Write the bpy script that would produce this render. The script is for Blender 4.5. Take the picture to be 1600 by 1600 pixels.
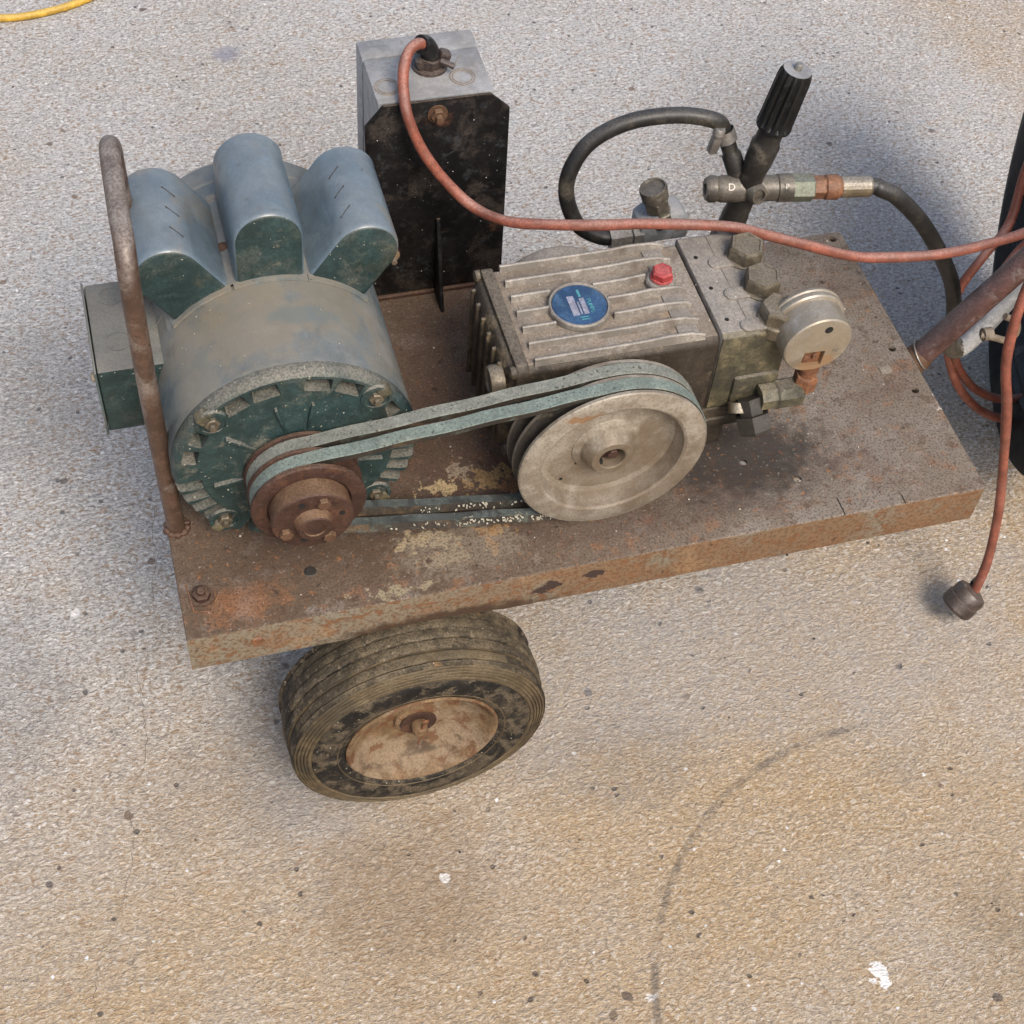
import bpy, bmesh, math, random
import numpy as np
from mathutils import Vector, Matrix
from math import radians as R, pi, sin, cos
random.seed(7); rng = np.random.default_rng(7)
for o in list(bpy.data.objects): bpy.data.objects.remove(o, do_unlink=True)
scene = bpy.context.scene
C = bpy.data.collections.new('Scene'); scene.collection.children.link(C)
G = -0.3300                                   # ground level; the deck top is z = 0

# ------------------------------------------------------------------ camera, sky, sun, exposure
cd = bpy.data.cameras.new('camera'); cam = bpy.data.objects.new('camera', cd); C.objects.link(cam)
cd.sensor_fit = 'HORIZONTAL'; cd.sensor_width = 36; cd.lens = 54.0; cd.clip_start = .01; cd.clip_end = 200
r0 = Vector((.9618, -.2659, .0653)); f0 = Vector((.2112, .5686, -.795)); u0 = Vector((.1742, .7785, .603))
M = Matrix((r0, u0, -f0)).transposed().to_4x4(); M.translation = Vector((.01, -.7691, 1.1807)); cam.matrix_world = M
scene.camera = cam
SUN_EL, SUN_AZ = R(50), R(168)                # azimuth measured clockwise from +Y
w = bpy.data.worlds.new('World'); scene.world = w; w.use_nodes = True
nt = w.node_tree; bg = nt.nodes['Background']; sk = nt.nodes.new('ShaderNodeTexSky'); sk.sky_type = 'NISHITA'
sk.sun_disc = False; sk.sun_elevation = SUN_EL; sk.sun_rotation = SUN_AZ; sk.air_density = 1.0; sk.dust_density = 4.0; sk.ozone_density = .7
nt.links.new(sk.outputs[0], bg.inputs[0]); bg.inputs[1].default_value = .11
ld = bpy.data.lights.new('sun', 'SUN'); ld.energy = 1.5; ld.angle = R(22); ld.color = (1, .93, .84)
sun = bpy.data.objects.new('sun', ld); C.objects.link(sun)
sd = Vector((sin(SUN_AZ)*cos(SUN_EL), cos(SUN_AZ)*cos(SUN_EL), sin(SUN_EL)))
sun.rotation_euler = sd.to_track_quat('Z', 'Y').to_euler()
vs = scene.view_settings; vs.view_transform = 'Standard'; vs.look = 'None'; vs.exposure = .84; vs.gamma = 1; vs.use_curve_mapping = False

# ------------------------------------------------------------------ node helper
class N:
    def __init__(s, name):
        s.m = bpy.data.materials.new(name); s.m.use_nodes = True; s.t = s.m.node_tree
        s.b = s.t.nodes['Principled BSDF']; s.pos = s.t.nodes.new('ShaderNodeNewGeometry').outputs['Position']
        s.geo = s.t.nodes[-1]
        s.hgt = None
    def put(s, sock, v):
        if isinstance(v, bpy.types.NodeSocket): s.t.links.new(v, sock)
        elif isinstance(v, (tuple, list)): sock.default_value = tuple(v)+((1,) if len(sock.default_value) == 4 and len(v) == 3 else ())
        else: sock.default_value = v
    def math(s, op, a, b=0., c=0.):
        n = s.t.nodes.new('ShaderNodeMath'); n.operation = op
        for i, v in enumerate((a, b, c)): s.put(n.inputs[i], v)
        return n.outputs[0]
    def vm(s, op, a, b=(0, 0, 0)):
        n = s.t.nodes.new('ShaderNodeVectorMath'); n.operation = op; s.put(n.inputs[0], a); s.put(n.inputs[1], b)
        return n.outputs['Value'] if op in ('LENGTH', 'DOT_PRODUCT') else n.outputs[0]
    def noise(s, scale, det=3, rough=.55, dist=0., off=0., stretch=None, vec=None):
        v = s.pos if vec is None else vec
        if stretch: v = s.vm('MULTIPLY', v, stretch)
        if off: v = s.vm('ADD', v, (off, off*1.7, off*.6))
        n = s.t.nodes.new('ShaderNodeTexNoise'); n.inputs['Scale'].default_value = scale; n.inputs['Detail'].default_value = det
        n.inputs['Roughness'].default_value = rough; n.inputs['Distortion'].default_value = dist; s.put(n.inputs['Vector'], v)
        return n.outputs[0]
    def voro(s, scale, feat='F1', out='Distance', off=0.):
        n = s.t.nodes.new('ShaderNodeTexVoronoi'); n.feature = feat; n.inputs['Scale'].default_value = scale
        v = s.vm('ADD', s.pos, (off, off, off)) if off else s.pos
        j = s.t.nodes.new('ShaderNodeTexNoise'); j.inputs['Scale'].default_value = scale*.9; s.put(j.inputs['Vector'], v)
        k = s.vm('MULTIPLY', j.outputs['Color'], (.6/scale,)*3); s.put(n.inputs['Vector'], s.vm('ADD', v, k))
        return n.outputs[out]
    def ss(s, v, a, b, lo=0., hi=1.):
        n = s.t.nodes.new('ShaderNodeMapRange'); n.interpolation_type = 'SMOOTHSTEP'
        for k, x in zip(('Value', 'From Min', 'From Max', 'To Min', 'To Max'), (v, a, b, lo, hi)): s.put(n.inputs[k], x)
        return n.outputs[0]
    def mix(s, f, a, b, mode='MIX'):
        n = s.t.nodes.new('ShaderNodeMix'); n.data_type = 'RGBA'; n.blend_type = mode
        s.put(n.inputs[0], f); s.put(n.inputs[6], a); s.put(n.inputs[7], b); return n.outputs[2]
    def blob(s, x, y, z, rx, ry, rz, k=.9, ns=40, edge=.12, off=0.):
        d = s.vm('LENGTH', s.vm('MULTIPLY', s.vm('SUBTRACT', s.pos, (x, y, z)), (1/rx, 1/ry, 1/rz)))
        n = s.noise(ns, 4, .6, off=x*7+y*3+off)
        v = s.math('SUBTRACT', s.math('SUBTRACT', 1., d), s.math('MULTIPLY', s.math('SUBTRACT', n, .5), k*2.4))
        return s.ss(v, -edge, edge)
    def up(s, a=.25, b=.95):
        n = s.t.nodes.new('ShaderNodeSeparateXYZ'); s.put(n.inputs[0], s.geo.outputs['Normal']); return s.ss(n.outputs[2], a, b)
    def patch(s, col, color, scale, lo, hi, amt=1., det=5, rough=.6, off=0., dist=0., stretch=None):
        f = s.ss(s.noise(scale, det, rough, dist, off, stretch), lo, hi, 0., amt); return s.mix(f, col, color)
    def done(s, col, rough=.7, metal=0., bump=None, dist=.0006, strength=.5, spec=None):
        s.put(s.b.inputs['Base Color'], col); s.put(s.b.inputs['Roughness'], rough); s.put(s.b.inputs['Metallic'], metal)
        if spec is not None: s.put(s.b.inputs['Specular IOR Level'], spec)
        if bump is not None:
            n = s.t.nodes.new('ShaderNodeBump'); n.inputs['Strength'].default_value = strength; n.inputs['Distance'].default_value = dist
            s.put(n.inputs['Height'], bump); s.put(s.b.inputs['Normal'], n.outputs[0])
        return s.m

def grunge(name, base, layers=(), dust=None, dust_amt=.6, rough=.6, metal=0., bump=.4, bscale=220, bdist=.0006, var=.25, off=0., dlo=.2, spec=None, speck=None, fine=.55, blobs=()):
    n = N(name); col = n.mix(n.ss(n.noise(32, 6, .65, .3, off=off+3), .38, .62), tuple(c*(1-var*1.3) for c in base), tuple(min(1, c*(1+var)) for c in base))
    col = n.mix(n.ss(n.noise(120, 4, .7, off=off+13), .44, .62, 0., fine), col, tuple(c*.62 for c in base))
    col = n.mix(n.ss(n.noise(75, 5, .7, off=off+17), .56, .68, 0., .45), col, tuple(min(.8, c*1.5+.02) for c in base))
    rf = n.math('MULTIPLY_ADD', n.noise(60, 3, off=off+9), .3, rough-.15)
    for i, L in enumerate(layers):
        c, sc, lo, hi, am = L[:5]
        f = n.ss(n.noise(sc, 6, .65, .3, off+i*2.3+1), lo, hi, 0., am); col = n.mix(f, col, c); rf = n.math('MAXIMUM', rf, n.math('MULTIPLY', f, .85))
        metal_n = f
    if dust:
        f = n.math('MULTIPLY', n.up(dlo, .95), n.ss(n.noise(22, 6, .7, off=off+5), .25, .6, dust_amt*.35, dust_amt)); col = n.mix(f, col, dust)
        rf = n.math('ADD', rf, n.math('MULTIPLY', f, .25))
    col = n.mix(n.ss(n.noise(460, 2, .6, off=off), .42, .62, 0., fine*.9), col, tuple(c*.55 for c in base))
    for (c, x, y, z, rx, ry, rz, am) in blobs: f = n.math('MULTIPLY', n.blob(x, y, z, rx, ry, rz, .8, 60, .3), am); col = n.mix(f, col, c); rf = n.math('MAXIMUM', rf, n.math('MULTIPLY', f, .8))
    if speck: col = n.mix(n.ss(n.noise(330, 1, .5, off=off+11), speck[1], speck[1]+.03, 0., .85), col, speck[0])
    h = n.math('ADD', n.noise(bscale, 4, .7, off=off), n.math('MULTIPLY', n.noise(bscale*.2, 3, off=off+2), 1.5))
    return n.done(col, rf, metal, h, bdist, bump, spec)

# ------------------------------------------------------------------ materials
def concrete():
    n = N('concrete')
    big = n.noise(2.3, 5, .55, .4)
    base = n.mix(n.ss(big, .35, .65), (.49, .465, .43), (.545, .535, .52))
    base = n.patch(base, (.50, .385, .26), 1.7, .50, .66, .6, off=4.)
    tan = n.ss(n.vm('DOT_PRODUCT', n.pos, (.25, -1, 0)), -.42, .18)          # warm bounce light on the near slab, painted into the colour
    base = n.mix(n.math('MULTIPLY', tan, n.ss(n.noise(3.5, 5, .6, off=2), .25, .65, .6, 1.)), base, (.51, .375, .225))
    st = (.80, 1.18, 1)
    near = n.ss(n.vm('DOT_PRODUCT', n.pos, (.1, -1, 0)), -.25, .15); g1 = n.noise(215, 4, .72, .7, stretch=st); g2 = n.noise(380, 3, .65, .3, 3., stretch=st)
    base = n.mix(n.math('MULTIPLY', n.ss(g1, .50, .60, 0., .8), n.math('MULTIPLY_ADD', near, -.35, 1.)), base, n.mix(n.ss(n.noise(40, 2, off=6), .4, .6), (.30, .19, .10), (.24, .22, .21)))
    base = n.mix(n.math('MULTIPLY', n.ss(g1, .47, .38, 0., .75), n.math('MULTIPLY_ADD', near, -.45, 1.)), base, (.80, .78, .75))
    base = n.mix(n.ss(g2, .58, .72, 0., .7), base, (.13, .115, .10))
    base = n.mix(n.ss(g2, .36, .26, 0., .7), base, (.88, .87, .84))
    base = n.mix(n.ss(n.noise(75, 3, .6, .8, 8., stretch=st), .62, .72, 0., .55), base, (.36, .22, .12))
    vd = n.voro(46); vc = n.voro(46, out='Color')
    sep = n.t.nodes.new('ShaderNodeSeparateColor'); n.put(sep.inputs[0], vc)
    stone = n.math('MULTIPLY', n.ss(vd, .28, .2), n.ss(sep.outputs[0], .975, .98)); base = n.mix(n.math('MULTIPLY', stone, .8), base, n.mix(sep.outputs[1], (.07, .07, .075), (.22, .15, .1)))
    vd2 = n.voro(85, off=3.); sep2 = n.t.nodes.new('ShaderNodeSeparateColor'); n.put(sep2.inputs[0], n.voro(85, out='Color', off=3.))
    pit = n.math('MULTIPLY', n.ss(vd2, .3, .15), n.ss(sep2.outputs[0], .955, .96)); base = n.mix(n.math('MULTIPLY', pit, .75), base, (.09, .08, .075))
    wht = n.math('MULTIPLY', n.ss(vd2, .22, .12), n.ss(sep2.outputs[1], .955, .97)); base = n.mix(wht, base, (.93, .92, .9))
    # patches with a place of their own: stains, plus painted light and shade
    for (x, y, rx, ry, c, a) in ((.17, -.14, .09, .10, (.24, .155, .08), .45), (-.21, .20, .07, .10, (.2, .19, .18), .35), (.55, .05, .42, .12, (.42, .44, .47), .4), (.88, -.35, .14, .09, (.24, .18, .115), .4),  # the cool grey entry paints bluish light beside the deck into the concrete
                                 (1.10, .58, .15, .24, (.22, .23, .25), .30), (.21, 1.275, .022, .02, (.28, .28, .33), .8), (.42, -.05, .09, .05, (.2, .19, .18), .25), (.08, .03, .12, .1, (.2, .17, .14), .4),  # first entry is the soft shadow by the large wheel, painted in
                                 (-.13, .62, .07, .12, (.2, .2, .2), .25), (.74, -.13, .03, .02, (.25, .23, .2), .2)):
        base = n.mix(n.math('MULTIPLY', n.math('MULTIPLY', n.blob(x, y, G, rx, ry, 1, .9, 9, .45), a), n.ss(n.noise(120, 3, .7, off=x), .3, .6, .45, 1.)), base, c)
    base = n.mix(n.blob(.6226, -.3442, G, .010, .013, 1, 1.3, 110, .06), base, (.93, .90, .86))
    for (x, y) in ((.215, -.135), (-.12, .28), (.385, -.31)):
        base = n.mix(n.math('MULTIPLY', n.blob(x, y, G, .005, .006, 1, 1.2, 150, .1), .7), base, (.9, .88, .85))
    # curved rubber scuff
    d = n.math('ABSOLUTE', n.math('SUBTRACT', n.vm('LENGTH', n.vm('SUBTRACT', n.pos, (0.7006, -0.3935, G))), 0.3222))
    side = n.ss(n.vm('DOT_PRODUCT', n.pos, (-1, .8, 0)), -.84, -.76)
    f = n.math('MULTIPLY', n.math('MULTIPLY', n.ss(d, .0065, .002), side), n.ss(n.noise(28, 6, .8), .42, .58, .08, .55)); base = n.mix(f, base, (.11, .105, .10))
    h = n.math('ADD', n.math('MULTIPLY', g1, -1.4), n.math('MULTIPLY', g2, -.8)); h = n.math('ADD', h, n.math('MULTIPLY', n.noise(60, 4, .6, stretch=st), -1.2))
    h = n.math('SUBTRACT', h, n.math('MULTIPLY', pit, .8))
    return n.done(base, .88, 0, h, .0042, .9, .25)

def deck_mat():
    n = N('rusted_deck_paint')
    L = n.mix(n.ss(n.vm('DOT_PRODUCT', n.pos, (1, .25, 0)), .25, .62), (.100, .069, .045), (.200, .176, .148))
    col = n.mix(n.ss(n.noise(11, 5, .6, .6), .3, .7, 0., .6), L, (.145, .108, .078))
    col = n.patch(col, (.30, .26, .225), 26, .52, .68, .5, 6, .7, 2.)
    col = n.patch(col, (.13, .085, .065), 15, .50, .66, .6, 5, .6, 7.)
    col = n.patch(col, (.24, .12, .06), 38, .54, .64, .6, 7, .7, 5.)
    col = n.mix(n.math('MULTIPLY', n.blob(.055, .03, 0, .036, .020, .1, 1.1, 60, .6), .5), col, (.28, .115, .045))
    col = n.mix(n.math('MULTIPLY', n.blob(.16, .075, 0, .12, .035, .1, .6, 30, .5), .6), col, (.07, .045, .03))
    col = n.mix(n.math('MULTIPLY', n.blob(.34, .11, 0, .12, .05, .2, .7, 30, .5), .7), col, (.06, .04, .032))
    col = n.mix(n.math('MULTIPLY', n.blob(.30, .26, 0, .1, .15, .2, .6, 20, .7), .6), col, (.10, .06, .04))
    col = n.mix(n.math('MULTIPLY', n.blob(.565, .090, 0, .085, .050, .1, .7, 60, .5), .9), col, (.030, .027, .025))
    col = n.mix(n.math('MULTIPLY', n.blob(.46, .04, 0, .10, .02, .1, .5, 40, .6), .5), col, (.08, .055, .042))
    for (x, y, rx, ry, c) in ((.312, .120, .020, .012, (.33, .22, .10)), (.262, .120, .016, .008, (.46, .35, .19)), (.228, .062, .016, .009, (.40, .31, .18)), (.252, .056, .010, .008, (.33, .27, .17)),
                              (.300, .058, .015, .008, (.34, .19, .07)), (.335, .105, .018, .010, (.26, .14, .07)), (.250, .036, .022, .007, (.27, .21, .13)), (.285, .135, .010, .014, (.3, .24, .17)),
                              (.295, .040, .006, .010, (.34, .19, .08)), (.812, .115, .012, .016, (.55, .50, .44)), (.19, .010, .030, .006, (.30, .25, .16))):
        col = n.mix(n.math('MULTIPLY', n.blob(x, y, 0, rx, ry, .02, 2.2, 110, .10), .8), col, c)
    col = n.mix(n.math('MULTIPLY', n.blob(.26, .045, 0, .06, .03, .1, .9, 120, .3), .5), col, (.24, .20, .15))
    col = n.patch(col, (.045, .028, .02), 85, .62, .70, .85, 4, .6, 3.)
    col = n.patch(col, (.30, .13, .05), 130, .62, .70, .6, 3, .6, 9.)
    col = n.mix(n.ss(n.noise(420, 2, .6), .48, .64, 0., .65), col, (.055, .036, .026)); col = n.mix(n.ss(n.noise(60, 6, .75, off=21), .52, .64, 0., .6), col, (.075, .045, .028))
    col = n.mix(n.ss(n.noise(230, 4, .7, off=5), .60, .70, 0., .45), col, (.45, .39, .34))
    h = n.math('ADD', n.noise(160, 5, .75), n.math('MULTIPLY', n.noise(30, 4), 1.5))
    return n.done(col, n.math('MULTIPLY_ADD', n.noise(40, 4), .3, .55), 0, h, .0014, .75, .22)

def flange_mat():
    n = N('rusted_flange_paint')
    col = n.mix(n.ss(n.vm('DOT_PRODUCT', n.pos, (1, 0, 0)), .12, .45), (.185, .155, .110), (.165, .105, .060))
    col = n.patch(col, (.18, .185, .15), 14, .5, .65, .6, 5, .6, 1.)
    col = n.patch(n.patch(col, (.16, .070, .028), 95, .53, .60, .85, 5, .65, 4., stretch=(.7, 1, 1.1)), (.19, .10, .05), 22, .5, .62, .6, 6, .7, 14.)
    col = n.patch(col, (.30, .19, .10), 24, .57, .7, .4, 5, .6, 6.); col = n.mix(n.ss(n.noise(260, 3, .7), .47, .60, 0., .7), col, (.09, .052, .028)); col = n.mix(n.ss(n.noise(70, 5, .75, off=31), .54, .64, 0., .7), col, (.12, .05, .022))
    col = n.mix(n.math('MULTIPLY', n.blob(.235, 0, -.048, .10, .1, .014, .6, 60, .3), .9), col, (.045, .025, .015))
    for (x, z) in ((.345, -.024), (.385, -.020), (.335, -.03)): col = n.mix(n.blob(x, 0, z, .009, .1, .006, 1.2, 130, .08), col, (.04, .025, .02))
    col = n.patch(col, (.05, .025, .015), 90, .63, .72, .8, 3, .6, 8.)
    h = n.math('ADD', n.noise(180, 5, .75), n.noise(45, 4))
    return n.done(col, .75, 0, h, .0012, .7, .3)

MT = {}
MT['concrete'] = concrete(); MT['deck'] = deck_mat(); MT['flange'] = flange_mat()
MT['shell'] = grunge('dusty_teal_shell_paint', (0.0828, 0.1094, 0.1160), [((.20, .16, .105), 8, .48, .60, .65), ((.20, .205, .195), 26, .5, .64, .45), ((.06, .055, .045), 40, .58, .68, .6)], (.25, .235, .205), .42, .40, bump=.22, bscale=300, var=.08, dlo=.1, spec=.7, fine=.18, blobs=(((.23, .185, .12), .10, .17, .22, .05, .05, .03, .5), ((.20, .165, .11), .17, .19, .20, .03, .05, .03, .5), ((.22, .19, .14), .05, .15, .17, .02, .06, .06, .45), ((.10, .14, .15), .15, .165, .22, .03, .012, .02, .4)), speck=((.02, .025, .02), 0.770))
MT['cap'] = grunge('sky_tinted_cover_paint', (0.0840, 0.1240, 0.1560), [((.17, .145, .105), 11, .50, .62, .6), ((.15, .20, .23), 36, .5, .64, .45), ((.04, .045, .042), 70, .60, .68, .6)], (.26, .27, .27), .34, .34, bump=.12, bscale=300, var=.10, off=4, dlo=.3, spec=.8, fine=.15, speck=((.02, .025, .02), 0.785))  # blue sky reflection on the covers is put into the base colour
MT['green'] = grunge('dark_green_enamel', (.022, .044, .043), [((.075, .085, .075), 28, .50, .64, .55), ((.17, .16, .12), 45, .56, .72, .6), ((.012, .02, .02), 60, .6, .7, .7), ((.12, .10, .06), 14, .58, .75, .5)], (.24, .22, .18), .8, .5, bump=.45, bscale=160, bdist=.001, off=2, dlo=.35, speck=((.4, .38, .3), 0.735), spec=0.35)
MT['jbox'] = grunge('grey_green_box_paint', (0.0680, 0.0920, 0.0896), [((.16, .14, .11), 25, .5, .7, .5)], (.23, .21, .18), .75, .45, bump=.25, off=6, dlo=.4, fine=.25, spec=0.4)
MT['pulley_rust'] = grunge('brown_rusted_iron', (0.0542, 0.0281, 0.0204), [((.14, .065, .035), 30, .5, .7, .7), ((.05, .025, .018), 50, .55, .7, .7)], (.23, .16, .11), .35, .6, bump=.6, off=1, dlo=.3, spec=0.25)
MT['hub_rust'] = grunge('light_rusted_iron', (0.1240, 0.0680, 0.0400), [((.075, .036, .022), 60, .5, .65, .8)], (.3, .2, .12), .4, .6, bump=.45, off=8, spec=0.25)
MT['alu'] = grunge('tarnished_cast_aluminium', (.285, .245, .185), [((.20, .155, .10), 18, .5, .7, .6), ((.37, .335, .27), 90, .5, .65, .5), ((.10, .07, .05), 40, .68, .76, .7)], None, .6, .55, .25, bump=.5, bscale=280, bdist=.0005, var=.1, off=3)
n_ = N('tarnished_pulley_casting'); c_ = n_.mix(n_.ss(n_.noise(40, 6, .65), .4, .6), (.225, .19, .145), (.32, .285, .23))
c_ = n_.patch(c_, (.38, .35, .29), 110, .52, .64, .5, 5, .7); c_ = n_.patch(c_, (.15, .11, .07), 26, .52, .66, .55, 6, .65, 5.)
c_ = n_.mix(n_.math('MULTIPLY', n_.blob(.425, .055, .060, .075, .1, .045, .7, 45, .35), .55), c_, (.13, .09, .055))
c_ = n_.mix(n_.math('MULTIPLY', n_.blob(.372, .044, .160, .016, .1, .006, 1.2, 90, .2), .8), c_, (.24, .12, .05))
c_ = n_.mix(n_.math('MULTIPLY', n_.blob(.405, .05, .094, .03, .1, .024, .8, 70, .4), .6), c_, (.12, .085, .05))
c_ = n_.mix(n_.ss(n_.noise(480, 2, .6), .5, .64, 0., .5), c_, (.13, .105, .075))
MT['pulley_alu'] = n_.done(c_, .52, .2, n_.math('ADD', n_.noise(300, 4, .7), n_.noise(60, 3)), .0006, .6)
MT['groove'] = grunge('blackened_groove_metal', (.035, .030, .024), [((.14, .12, .07), 60, .58, .7, .6)], None, rough=.6, bump=.4)
MT['pump'] = grunge('greasy_pump_casting', (.225, .175, .125), [((.30, .275, .24), 13, .46, .60, .8), ((.33, .21, .09), 24, .56, .68, .7), ((.07, .05, .035), 34, .56, .68, .85)], (.30, .265, .22), .45, .6, .1, bump=.6, bscale=200, bdist=.001, off=5, dlo=.6, speck=((.6, .58, .5), 0.755))
MT['rib'] = grunge('worn_rib_metal', (.29, .26, .22), [((.12, .085, .06), 40, .52, .7, .7)], (.33, .31, .28), .6, .5, .15, bump=.5, off=7, dlo=.6)
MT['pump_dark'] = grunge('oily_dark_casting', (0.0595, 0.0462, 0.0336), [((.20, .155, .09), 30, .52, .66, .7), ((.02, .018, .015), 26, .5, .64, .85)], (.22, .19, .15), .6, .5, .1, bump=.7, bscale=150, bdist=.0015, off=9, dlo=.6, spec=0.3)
MT['head'] = grunge('grey_pump_head_casting', (.245, .215, .18), [((.31, .29, .26), 30, .5, .68, .7), ((.13, .10, .07), 50, .6, .72, .8)], (.33, .31, .28), .5, .6, .1, bump=.6, bscale=260, bdist=.0008, off=11, dlo=.6, speck=((.6, .58, .52), 0.745))
MT['head_side'] = grunge('stained_head_flank', (0.1040, 0.0920, 0.0560), [((.22, .18, .10), 34, .5, .62, .8), ((.03, .028, .02), 24, .48, .6, .9)], (.3, .27, .22), .5, .5, .1, bump=.7, bscale=150, bdist=.0015, off=12, dlo=.7)
MT['nut'] = grunge('dull_brass_brown_cap', (0.1403, 0.1148, 0.0782), [((.25, .215, .16), 40, .5, .66, .7), ((.06, .045, .03), 60, .6, .7, .7)], (.27, .235, .18), .5, .5, .3, bump=.4, off=13, dlo=.6)
MT['black'] = grunge('black_painted_steel', (0.0091, 0.0084, 0.0084), [((.05, .040, .033), 38, .50, .66, .75), ((.10, .045, .025), 16, .60, .70, .75), ((.05, .055, .06), 70, .55, .7, .5)], (.20, .15, .11), .55, .5, bump=.6, bscale=150, bdist=.001, off=14, dlo=.7, speck=((.6, .58, .55), 0.780), spec=0.15)
MT['box'] = grunge('grey_enclosure_paint', (.235, .25, .265), [((.30, .30, .29), 60, .5, .6, .6), ((.12, .085, .06), 46, .60, .68, .7)], (.30, .27, .24), .4, .45, bump=.4, bscale=220, off=15, dlo=.6, spec=.6, fine=.25)
MT['pipe'] = grunge('rusted_bare_tube', (0.1080, 0.0648, 0.0446), [((.25, .215, .185), 20, .48, .62, .75), ((.075, .042, .03), 50, .56, .68, .8)], (.36, .33, .30), .55, .45, .25, bump=.45, off=16, dlo=.3)
MT['tongue'] = grunge('red_brown_rusted_pipe', (0.0975, 0.0468, 0.0390), [((.21, .165, .15), 40, .5, .64, .8), ((.045, .03, .025), 34, .56, .68, .8)], (.36, .33, .33), .7, .45, .1, bump=.5, off=17, dlo=.35)
MT['hose'] = grunge('black_rubber_hose', (0.0176, 0.0168, 0.0152), [((.10, .085, .06), 30, .48, .72, .7)], (.15, .145, .14), .35, .42, bump=.25, bscale=260, off=18, dlo=.4, spec=0.4)
MT['cord'] = grunge('faded_orange_cord_jacket', (0.2378, 0.0738, 0.0451), [((.28, .14, .10), 32, .5, .72, .6), ((.20, .09, .055), 60, .6, .74, .5)], (.42, .29, .25), .45, .55, bump=.2, off=19, dlo=.5)
MT['yellow'] = grunge('yellow_cord_jacket', (0.5400, 0.3240, 0.0360), [((.35, .2, .04), 40, .6, .75, .6)], (.65, .5, .2), .4, .5, bump=.2, off=20)
MT['plastic'] = grunge('black_moulded_plastic', (0.0112, 0.0112, 0.0112), [((.06, .055, .05), 60, .52, .7, .6)], (.17, .17, .17), .6, .45, bump=.2, off=21, dlo=.7, spec=0.25)
MT['plug'] = grunge('brown_black_plug_rubber', (0.0360, 0.0224, 0.0176), [((.15, .11, .085), 50, .5, .68, .7)], (.2, .16, .13), .4, .38, bump=.2, off=22, spec=.7)
MT['steel'] = grunge('dull_zinc_steel', (0.2880, 0.2720, 0.2480), [((.16, .12, .09), 60, .55, .7, .7)], (.35, .33, .3), .3, .4, .6, bump=.3, off=23)
MT['valve'] = grunge('grimy_valve_brass', (0.1148, 0.0978, 0.0765), [((.23, .20, .15), 40, .5, .66, .6), ((.03, .028, .024), 30, .52, .64, .85), ((.16, .19, .11), 34, .62, .72, .5)], (.27, .25, .21), .5, .42, .3, bump=.5, off=24, dlo=.5)
MT['valve_black'] = grunge('grimy_dark_valve_body', (0.0338, 0.0300, 0.0263), [((.14, .12, .09), 40, .54, .7, .7)], (.2, .19, .17), .5, .42, .2, bump=.5, off=25, dlo=.5, spec=0.35)
MT['brass_green'] = grunge('verdigris_brass', (.135, .15, .105), [((.14, .12, .07), 50, .5, .64, .7)], (.35, .34, .3), .4, .45, .3, bump=.4, off=26)
MT['orange_rust'] = grunge('bright_rusted_fitting', (0.1700, 0.0723, 0.0357), [((.13, .05, .022), 50, .5, .64, .8), ((.32, .13, .04), 110, .5, .62, .6)], (.30, .2, .13), .35, .6, bump=.6, off=27)
MT['crimp'] = grunge('yellowed_crimp_sleeve', (.19, .15, .095), [((.12, .085, .05), 60, .5, .66, .6)], (.42, .4, .36), .6, .4, .4, bump=.3, off=28)
MT['gauge'] = grunge('dull_stainless_gauge_case', (0.3400, 0.2975, 0.2338), [((.30, .225, .14), 18, .5, .66, .7), ((.42, .41, .39), 50, .5, .7, .5)], None, .3, .38, .45, bump=.15, off=29, var=.08, fine=.25, blobs=(((.35, .17, .06), .613, .086, .134, .017, .01, .011, .75), ((.15, .12, .09), .598, .086, .139, .016, .01, .005, .6), ((.30, .24, .16), .61, .086, .155, .03, .01, .03, .4)))
MT['tyre'] = grunge('muddy_cracked_rubber', (0.0263, 0.0225, 0.0180), [((.15, .115, .072), 17, .42, .58, .75), ((.012, .011, .010), 60, .50, .60, .8), ((.20, .16, .115), 130, .56, .64, .6), ((.36, .19, .07), 14, .63, .68, .75)], (.20, .16, .10), .35, .65, bump=.8, bscale=150, bdist=.002, off=30, dlo=.2, speck=((.30, .26, .2), .74), spec=0.2)
MT['tyre_side'] = grunge('black_sidewall_rubber', (0.0128, 0.0120, 0.0112), [((.15, .118, .078), 60, .46, .62, .7), ((.13, .10, .065), 14, .48, .62, .5), ((.05, .045, .035), 80, .52, .68, .6)], (.2, .16, .1), .45, .6, bump=.8, bscale=170, bdist=.0015, off=31, dlo=.3, speck=((.4, .38, .3), 0.735), spec=0.2)
MT['tyre_rib'] = grunge('mud_brown_shoulder_rubber', (0.1080, 0.0800, 0.0464), [((.045, .038, .028), 20, .48, .64, .8)], (.22, .175, .11), .5, .65, bump=.6, bscale=170, off=32, spec=0.2)
MT['rim'] = grunge('rusted_cream_rim_paint', (.185, .120, .065), [((.25, .19, .13), 16, .50, .60, .75), ((.11, .045, .02), 50, .50, .60, .85), ((.035, .028, .022), 18, .56, .66, .85)], (.26, .18, .10), .25, .65, bump=.6, bscale=180, bdist=.001, off=33, spec=0.25)
MT['belt'] = grunge('grey_green_fabric_belt', (.175, .18, .15), [((.12, .145, .115), 30, .5, .66, .7), ((.30, .29, .24), 60, .52, .7, .6)], (.29, .30, .26), .4, .8, bump=.9, bscale=420, bdist=.0008, off=34, speck=((.05, .05, .04), 0.655))
MT['belt_front'] = grunge('blue_green_fabric_belt', (.135, .17, .15), [((.13, .15, .115), 30, .5, .66, .6), ((.28, .30, .25), 60, .52, .7, .6)], (.27, .32, .28), .4, .8, bump=.9, bscale=420, bdist=.0008, off=35, speck=((.05, .05, .04), 0.675))
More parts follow.
